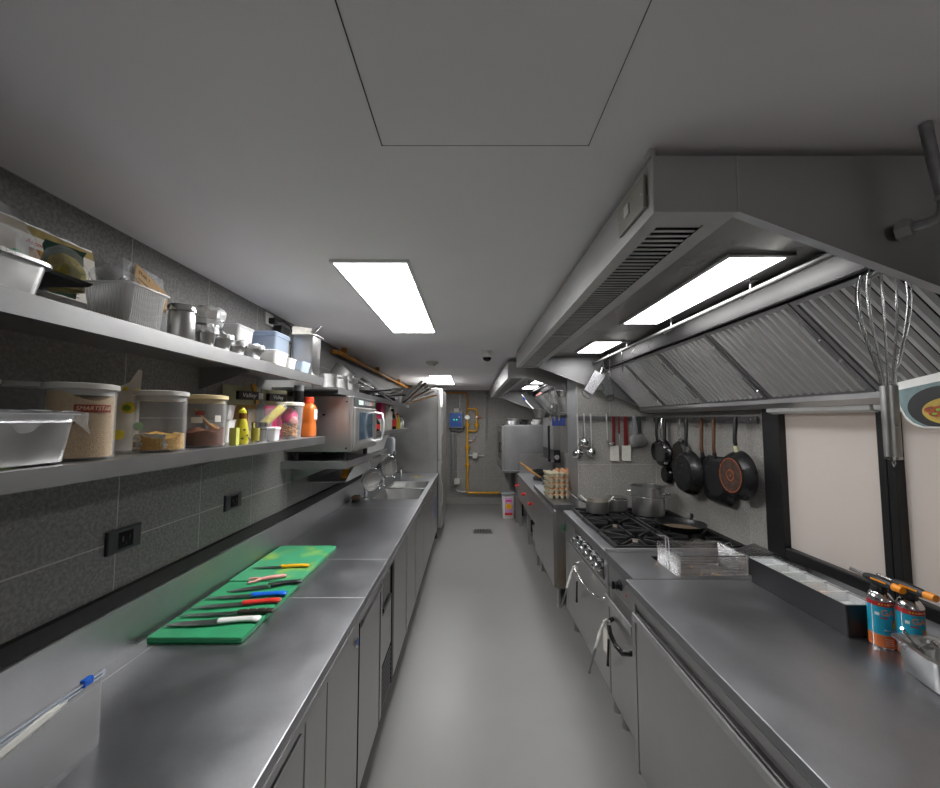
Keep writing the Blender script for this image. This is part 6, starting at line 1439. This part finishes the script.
# ================================================================== gas pipes and boxes at the far end
YW = Y1 - .06
t = thing('gas_pipe', 'ochre gas pipe running under the ceiling along the left wall', 'pipe', (-1.0, 5, 2.08))
obj('run', MB().tube([(-1.035, 2.98, 2.085), (-1.02, 3.0, 2.085), (-1.0, 3.05, 2.085), (-1.0, 5.3, 2.085), (-1.0, YW - .05, 2.085), (-.985, YW - .012, 2.085), (-.95, YW, 2.085), (-.10, YW, 2.085), (-.062, YW, 2.075), (-.05, YW, 2.04), (-.05, YW, 1.70)], .017, 10), GASDK, t, 60)
for yy in (3.15, 4.3, 5.6, 6.8): obj('clip', MB().box(-1.02, -.98, yy - .012, yy + .012, 2.064, 2.1395), GASDK, t)
t = thing('gas_valve_pipe', 'yellow gas riser with bypass loop and valves on the end wall', 'pipe', (-.05, YW, .2))
obj('riser', MB().tube([(-.05, YW, 1.698), (-.05, YW, .26), (-.046, YW, .225), (-.02, YW, .21), (.56, YW, .21)], .02, 12), GASYEL, t, 60)
obj('bypass', MB().tube([(-.05, YW, 1.78), (.09, YW, 1.78), (.118, YW, 1.768), (.126, YW, 1.74), (.126, YW, 1.40), (.118, YW, 1.372), (.09, YW, 1.36), (-.05, YW, 1.36)], .018, 12), GASYEL, t, 60)
for (x_, z_) in ((-.05, 1.475), (.126, 1.475), (-.05, 1.06), (-.05, .72)):
    obj('valve', MB().lathe([(.022, -.045), (.03, -.04), (.03, -.022), (.046, -.018), (.046, .018), (.03, .022), (.03, .04), (.022, .045)], 16, T(x_, YW, z_)), GASYEL, t, 30)
obj('gauge', MB().cyl((-.05, YW - .02, 1.62), (-.05, YW - .06, 1.62), .042, n=24), ALU, t, 40)
obj('red_lever', MB().box(.13, .22, YW - .03, YW - .02, 1.615, 1.632), RED, t); obj('lever_hub', MB().cyl((.126, YW - .005, 1.624), (.126, YW - .035, 1.624), .02, n=12), ALU, t)
obj('test_point', MB().tube([(-.03, YW, 1.175), (.06, YW, 1.175), (.07, YW, 1.21)], .009, 8).lathe([(.03, 0), (.03, .05)], 14, T(.075, YW, 1.215)), ALU, t); obj('red_tap', MB().box(.04, .09, YW - .03, YW - .02, 1.165, 1.18), RED, t)
sl = obj('solenoid', MB().box(.05, .14, YW - .05, YW + .03, .855, .955), OFFW, t, bevel=.006); obj('solenoid_arm', MB().tube([(-.05, YW, .905), (.05, YW, .905)], .02, 10).tube([(.14, YW, .905), (.27, YW, .90)], .012, 8), ALU, sl)
t = thing('control_box', 'blue faced control box on the end wall beside the fridge', 'control box', (-.25, YW, 1.4))
obj('case', MB().box(-.40, -.135, YW - .05, YW + .04, 1.42, 1.72), GREYP, t, bevel=.006); fc = obj('blue_face', MB().box(-.385, -.15, YW - .053, YW - .0505, 1.44, 1.70), M('face_blue', C(20, 84, 168), .4, 0, .06, 30), t)
for (x_, z_, mt) in ((-.30, 1.575, M('led_green', C(60, 220, 120), .4, emit=1.5)), (-.25, 1.575, M('led_green2', C(60, 220, 120), .4, emit=1.5)), (-.20, 1.625, WHITE), (-.20, 1.53, RED)): obj('indicator', MB().cyl((x_, YW - .0532, z_), (x_, YW - .058, z_), .011, n=12), mt, fc)
obj('top_plug', MB().box(-.30, -.21, YW - .03, YW + .03, 1.7205, 1.79), OFFW, t); obj('cable', MB().tube([(-.38, YW, 1.42), (-.37, YW, 1.36), (-.20, YW, 1.34), (-.13, YW, 1.36), (-.10, YW, 1.45)], .01, 8), BLACK, t)
for i, (x_, z0, z1, lb) in enumerate(((-.36, .25, 1.415, 'grey conduit nearest the fridge on the end wall'), (-.31, .25, 1.415, 'grey conduit, second from the fridge on the end wall'), (-.26, .5, 1.415, 'grey conduit running down to the small white junction box'), (-.20, 1.80, 2.06, 'short grey conduit above the blue control box'), (.31, 1.2, 2.13, 'thin grey conduit right of the yellow gas riser'))):
    t = thing('conduit', lb, 'conduit', (x_, YW, z0), group='conduits on the end wall')
    obj('tube', MB().cyl((x_, YW + .025, z0), (x_, YW + .025, z1), .012 if i != 3 else .02, n=10), GALV, t, 40)
    for zz in (z0 + .1, z1 - .1): obj('clip', MB().box(x_ - .02, x_ + .02, YW + .02, YW + .044, zz - .008, zz + .008), ALU, t)
t = thing('junction_box', 'small white junction box low on the end wall', 'box', (-.26, YW, .38)); obj('case', MB().box(-.295, -.195, YW - .03, YW + .04, .37, .48), OFFW, t, bevel=.008); obj('tail', MB().tube([(-.26, YW, .37), (-.27, YW, .27), (-.22, YW, .235), (-.08, YW, .23)], .012, 8), GALV, t)

# ================================================================== egg cabinet, wok range and oven beyond the partition
t = thing('base_cabinet', 'steel cabinet with rolled edge under the stacked egg trays', 'cabinet', (1.0, 3.9, 0))
obj('body_panel', MB().box(.715, .872, 3.40, 3.598, .18, .825).box(.715, 1.50, 3.604, 4.39, .18, .825), ST_Z, t)
obj('top', MB().box(.69, .872, 3.36, 3.598, .83, ZT).box(.69, 1.515, 3.604, 4.395, .83, ZT), ST_TOP, t)
for ya, yb in ((3.41, 3.90), (3.905, 4.385)):
    dr = obj('door', MB().box(.697, .7145, ya, yb, .19, .80), ST_Z, t, bevel=.002); obj('grip', MB().box(.688, .6968, ya + .005, yb - .005, .785, .80), ALU, dr)
for (fx, fy) in ((.75, 3.48), (.75, 4.3), (1.4, 3.7), (1.4, 4.3)): obj('foot', MB().cyl((fx, fy, 0), (fx, fy, .18), .02, .016, n=12), ALU, t)
place('yellow_hose', MB().tube([(.80, 3.275, .40), (.79, 3.27, .22), (.80, 3.25, .11), (.83, 3.2, .04), (.86, 3.1, .0175), (.90, 2.9, .0175)], .016, 10), GASYEL, None, 'yellow gas hose curling to the floor beside the range', 'hose', 60)

EGG = M('egg_shell', C(206, 142, 96), .5, 0, .12, 30); PULP = M('pulp_tray', C(196, 186, 160), .85, 0, .12, 60, .4, 200)
EX, EY, EN, ES = .705, 3.62, 5, .048
tray_m = None; egg_me = None
egg_prof = [(.004, 0), (.012, .003), (.0185, .012), (.0205, .022), (.019, .034), (.014, .046), (.006, .053), (.001, .054)]
ez = ZT + .001
names_ = ['lowest', 'second', 'third', 'fourth', 'topmost']
TRS = []
for k in range(5):
    tr = thing('egg_tray', 'grey pulp egg tray, %s of the stack on the steel cabinet' % names_[k], 'egg tray', (EX, EY, ez + k * .047), group='stacked egg trays')
    mb = MB()
    n = EN * 4
    vs = []; hgt = .028
    for j in range(n + 1):
        for i in range(n + 1):
            u, v = i / 4, j / 4
            h_ = hgt * (.5 - .5 * math.cos(2 * PI * u) * 0 + 0) 
            h_ = hgt * (max(0, math.cos(2 * PI * u)) * max(0, math.cos(2 * PI * v)) if (i % 4 == 0 and j % 4 == 0) else 0)
            lo = (i % 4 == 2 and j % 4 == 2)
            z_ = .040 if (i % 4 == 0 and j % 4 == 0) else (.001 if lo else .024)
            vs.append((u * ES, v * ES, z_))
    mb.add(vs, [(j * (n + 1) + i, j * (n + 1) + i + 1, (j + 1) * (n + 1) + i + 1, (j + 1) * (n + 1) + i) for j in range(n) for i in range(n)])
    for i in range(EN):
        mb.lathe([(.012, .001), (.0215, .030), (.0235, .032)], 12, T((i + .5) * ES, .5 * ES - .012, 0), True, False)
        mb.lathe([(.012, .001), (.0215, .030), (.0235, .032)], 12, T(.5 * ES - .012, (i + .5) * ES, 0), True, False)
    o = L_('pulp', mb, PULP, tr, 50)
    sd = o.modifiers.new('thickness', 'SOLIDIFY'); sd.thickness = .0025
    TRS.append(tr)
EGGS = [(3, i, j) for i in range(3) for j in range(1)]
em = MB().lathe(egg_prof, 14)
first = None
for k in range(5):
    for i in range(5):
        for j in range(5):
            front = (j == 0 or i == 0)
            if k < 4 and not (j == 0 and i < 4): continue
            if k == 4 and not (i in (3, 4) or (i == 2 and j > 2)): continue
            x_, y_, z_ = EX + (i + .5) * ES, EY + (j + .5) * ES, ez + k * .047 + .005
            nth = ['leftmost', 'second from left', 'third from left', 'fourth from left', 'rightmost'][i]; rw = ['front row', 'second row', 'third row', 'fourth row', 'back row'][j]
            lb = 'brown egg in the %s of the %s egg tray, %s' % (rw, names_[k], nth)
            if first is None:
                first = obj('egg', em, EGG, None, 60, m=T(x_, y_, z_)); tag(first, lb, 'egg', 'brown eggs in the %s tray' % names_[k])
            else:
                e = first.copy(); COL.objects.link(e); e.matrix_basis = T(x_, y_, z_); XF[e] = e.matrix_basis; tag(e, lb, 'egg', 'brown eggs in the %s tray' % names_[k])

# wok range
t = thing('wok_range', 'low steel wok range with red knobs beyond the egg cabinet', 'stove', (1.1, 5.2, 0))
WZ = .765
obj('top', MB().box(.715, 1.515, 4.41, 6.12, WZ - .04, WZ), ST_TOP, t); obj('front_panel', MB().box(.72, .74, 4.41, 6.12, .42, WZ - .0405), ST_Y, t); obj('body', MB().box(.7405, 1.50, 4.41, 6.12, .40, WZ - .041), ST_DK, t)
obj('splash_panel', MB().box(.75, 1.25, 6.10, 6.118, WZ + .0005, 1.06), ST_HOOD, t)
for yk in (4.72, 5.32, 6.0):
    kn = obj('knob', MB().cyl((.7195, yk, .60), (.685, yk, .60), .022, .016, n=14), RED, t, 40); obj('knob_bar', MB().box(.672, .6845, yk - .035, yk + .035, .593, .607), RED, kn)
obj('undershelf', MB().box(.76, 1.50, 4.42, 6.10, .12, .135), ST_DK, t)
for fx in (.75, 1.45):
    for fy in (4.46, 5.2, 6.06): obj('leg', MB().box(fx - .02, fx + .02, fy - .02, fy + .02, 0, .3995), ST_Z, t)
for (x_, y_) in ((1.02, 4.85), (1.02, 5.5)): obj('wok_ring', MB().lathe([(.16, 0), (.16, .03), (.14, .045), (.13, .045), (.13, 0)], 30, T(x_, y_, WZ + .0005), False, False), IRON, t, 40)
for i, (x_, y_, lb) in enumerate(((1.02, 4.85, 'black wok with wooden handle on the nearer wok ring'), (1.02, 5.5, 'black wok with wooden handle on the farther wok ring'))):
    w_ = thing('wok', lb, 'wok', (x_, y_, WZ + .02), group='black woks')
    L_('bowl', MB().lathe([(.01, .012), (.08, .02), (.14, .05), (.175, .095), (.18, .10), (.177, .10), (.135, .055), (.075, .025), (.01, .017)], 32), PANBLK, w_, 60)
    L_('handle', MB().tube([(-.17, .03, .095), (-.24, .045, .14), (-.34, .06, .20)], [.010, .013, .014], 8), WOOD, w_)
for i, (x_, z_, y_, mt, lb) in enumerate(((.86, .30, 4.62, BLACK, 'dark pot stored under the wok range, nearest'), (.86, .136, 4.9, ST_PAN, 'steel pot stored under the wok range'), (.86, .136, 5.3, BLACK, 'dark pot stored under the wok range, farther'))):
    t = thing('stored_pot', lb, 'pot', (x_, y_, .136)); L_('pot', cup(.10, .11, .16, .002, .004, 24), mt, t); L_('lid', solid([(.112, .161), (.06, .175), (.01, .18)], 24), ST_PAN, t)

# combi oven on a stand
t = thing('combi_oven', 'steel combi oven with dark door handle at the end of the right side', 'oven', (.85, 6.8, .79))
obj('case', MB().box(.53, 1.18, 6.30, 7.38, .795, 1.48), ST_DK, t, bevel=.004)
dr = obj('door', MB().box(.50, .5295, 6.31, 7.37, .80, 1.475), ST_Z, t, bevel=.004)
obj('door_glass', MB().box(.4985, .4998, 6.50, 7.2, .92, 1.38), BLACKG, dr); obj('handle', MB().box(.455, .475, 6.335, 6.36, 1.06, 1.22), BLACK, dr, bevel=.004); obj('handle_mount', MB().box(.4755, .4998, 6.34, 6.355, 1.07, 1.09).box(.4755, .4998, 6.34, 6.355, 1.19, 1.21), BLACK, dr)
obj('top_plate', MB().box(.54, 1.16, 6.32, 7.36, 1.4805, 1.495), ST_Y, t)
t = thing('oven_stand', 'steel stand under the combi oven', 'stand', (.85, 6.8, 0))
obj('top', MB().box(.50, 1.22, 6.20, 7.42, .765, .793), ST_TOP, t)
for fx in (.73, 1.16):
    for fy in (6.26, 7.36): obj('leg', MB().box(fx - .02, fx + .02, fy - .02, fy + .02, 0, .7645), ST_Z, t)
obj('side_panel', MB().box(.76, 1.14, 6.25, 6.262, .30, .764), ST_Z, t)
for (x_, y_, r_, h_, mt, lb) in ((.68, 6.55, .10, .06, FOIL, 'foil trays lying on top of the combi oven'), (.88, 6.6, .07, .05, BLACK, 'small dark dish on top of the combi oven'), (1.07, 6.55, .08, .05, CLEARW, 'clear dishes on top of the combi oven, at the right')):
    t = thing('dish', lb, 'dish', (x_, y_, 1.4955)); L_('dish', cup(r_ * .8, r_, h_, .002, .006, 24), mt, t); L_('stacked_dish', shift(cup(r_ * .75, r_ * .95, h_ * .6, .002, .005, 24), T(.02, .01, h_ + .0005)), mt, t)
t = thing('flour_bucket', 'grey bin with pink and yellow printed label under the combi oven', 'bin', (.615, 6.56, 0))
L_('bin', tub(.085, .08, .10, .095, .37, .02, lip=.006), OFFW, t, 40); L_('lid', MB().loft([rr(0, 0, .108, .103, .02, .371), rr(0, 0, .108, .103, .02, .395), rr(0, 0, .09, .085, .02, .405)]), GREYP, t)
L_('label', MB().box(-.06, .06, -.0955, -.0925, .06, .33), M('label_lilac', C(196, 150, 200), .5, 0, .05, 30), t); L_('label_food', MB().lathe([(.05, 0), (.05, .001)], 20, T(0, -.0958, .20, 0, PI / 2)), YEL, t); L_('label_band', MB().box(-.06, .06, -.0965, -.0957, .06, .10), RED, t); L_('label_band', MB().box(-.045, .045, -.0965, -.0957, .27, .30), M('label_pink', C(214, 60, 120), .5, 0, .05, 30), t)
place('dark_bottle', solid([(.045, 0), (.05, .01), (.05, .26), (.02, .34), (.02, .38)]), BLACK, T(.80, 6.45, 0.0), 'dark bottle standing beside the printed bin', 'bottle')

# salamander grill with a painted blue reflection on the right beyond the partition
t = thing('salamander_grill', 'steel salamander grill with black controls beyond the partition', 'grill', (1.3, 5.2, 1.2))
obj('case', MB().box(1.10, 1.50, 4.9, 5.6, 1.18, 1.60), ST_Z, t); obj('control_panel', MB().box(1.02, 1.0995, 4.9, 5.6, 1.05, 1.20), BLACK, t); obj('side_post', MB().box(.96, .985, 4.95, 4.97, 1.06, 1.5), BLACK, t); obj('drip_tray', MB().box(.985, 1.0195, 4.9, 5.6, 1.06, 1.08), ST_POL, t); obj('grill_knob', MB().cyl((1.05, 4.8995, 1.12), (1.05, 4.87, 1.12), .03, n=14), CHROME, t)
obj('back_panel', MB().box(1.02, 1.0995, 4.91, 5.6, 1.205, 1.6), ST_DK, t); obj('wall_arm', MB().box(1.5005, 1.5195, 4.95, 5.5, 1.3, 1.5), ST_DK, t)
obj('blue_reflection', MB().box(1.0, 1.16, 4.885, 4.8995, 1.5, 1.6), M('reflection_blue', C(62, 80, 150), .5, 0, .1, 20), t)  # thin blue plate stands in for a blue reflection

# ---- utensils hanging below the far hood
def h2(x_, y_, label): return hook(x_, y_, label, group='s hooks on the far hood rail')
t = thing('steel_pitcher', 'large steel pitcher hanging upside down from the far hood rail', 'pitcher', m=T(1.02, 4.25, 1.66, 0, 0, R(-12)))
L_('jug', cup(.065, .085, .20, .002, .004, 30), ALU, t, 50); L_('handle', MB().tube([(.085, 0, .18), (.13, 0, .15), (.13, 0, .06), (.07, 0, .02)], .006, 8), ST_POL, t); L_('strap', MB().box(-.012, .012, -.01, .01, .20, .37), ALU, t)
t = thing('hanging_ladle', 'deep steel ladle hanging before the pitcher', 'ladle', m=T(.93, 4.04, 1.80)); L_('bowl', cup(.035, .055, .06), ST_POL, t, 60); L_('handle', MB().tube([(.05, 0, .05), (.055, 0, .12), (.06, 0, .225)], .005, 6), ST_POL, t)
t = thing('hanging_strainer', 'fine steel strainer with blue marked handle below the far hood', 'strainer', m=T(.82, 4.7, 1.60)); L_('bowl', cup(.05, .085, .10), M('strainer_wire', (.6, .6, .6, 1), .35, 1, .3, 100), t, 60); L_('handle', MB().tube([(-.07, 0, .09), (-.15, .02, .18), (-.21, .03, .27)], [.009, .008, .008], 8), ALU, t); L_('blue_band', MB().cyl((-.165, .023, .20), (-.19, .027, .238), .011, n=10), BLUE, t)
t = thing('hanging_spatula', 'steel turner hanging flat below the far hood', 'turner', m=T(.965, 4.58, 1.70, R(10), 0, R(8))); L_('plate', MB().box(-.045, .045, -.001, .001, -.05, .06), ST_POL, t); L_('handle', MB().tube([(0, 0, .06), (0, 0, .32)], .005, 6), ST_POL, t)
for i, x_ in enumerate((.83, .88, .93)):
    t = thing('hanging_utensil', ['long steel skewer hanging leftmost below the far hood', 'long steel fork hanging in the middle below the far hood', 'long steel spoon hanging rightmost below the far hood'][i], 'utensil', (x_ + .06, 4.45, 1.62), group='long utensils below the far hood')
    L_('shaft', MB().tube([(0, 0, .0), (0.005, 0, .2), (.0, 0, .398)], .005, 6), ST_POL, t); L_('tip', MB().loft([rr(0, 0, .004, .003, .001, -.06), rr(0, 0, .014, .004, .002, -.03), rr(0, 0, .005, .004, .002, .002)]), ST_POL, t)
place('pink_spatula', MB().box(-.035, .035, -.006, .006, 0, .02), PINK, T(.80, 4.62, 1.86, 0, 0, R(-28)), 'small pink silicone piece hanging below the far hood', 'spatula', None)
h2(1.006, 4.25, 'S-hook holding the pitcher on the far hood rail'); h2(1.006, 4.45, 'S-hook above the long utensils on the far hood rail'); h2(1.006, 4.70, 'S-hook above the strainer on the far hood rail')
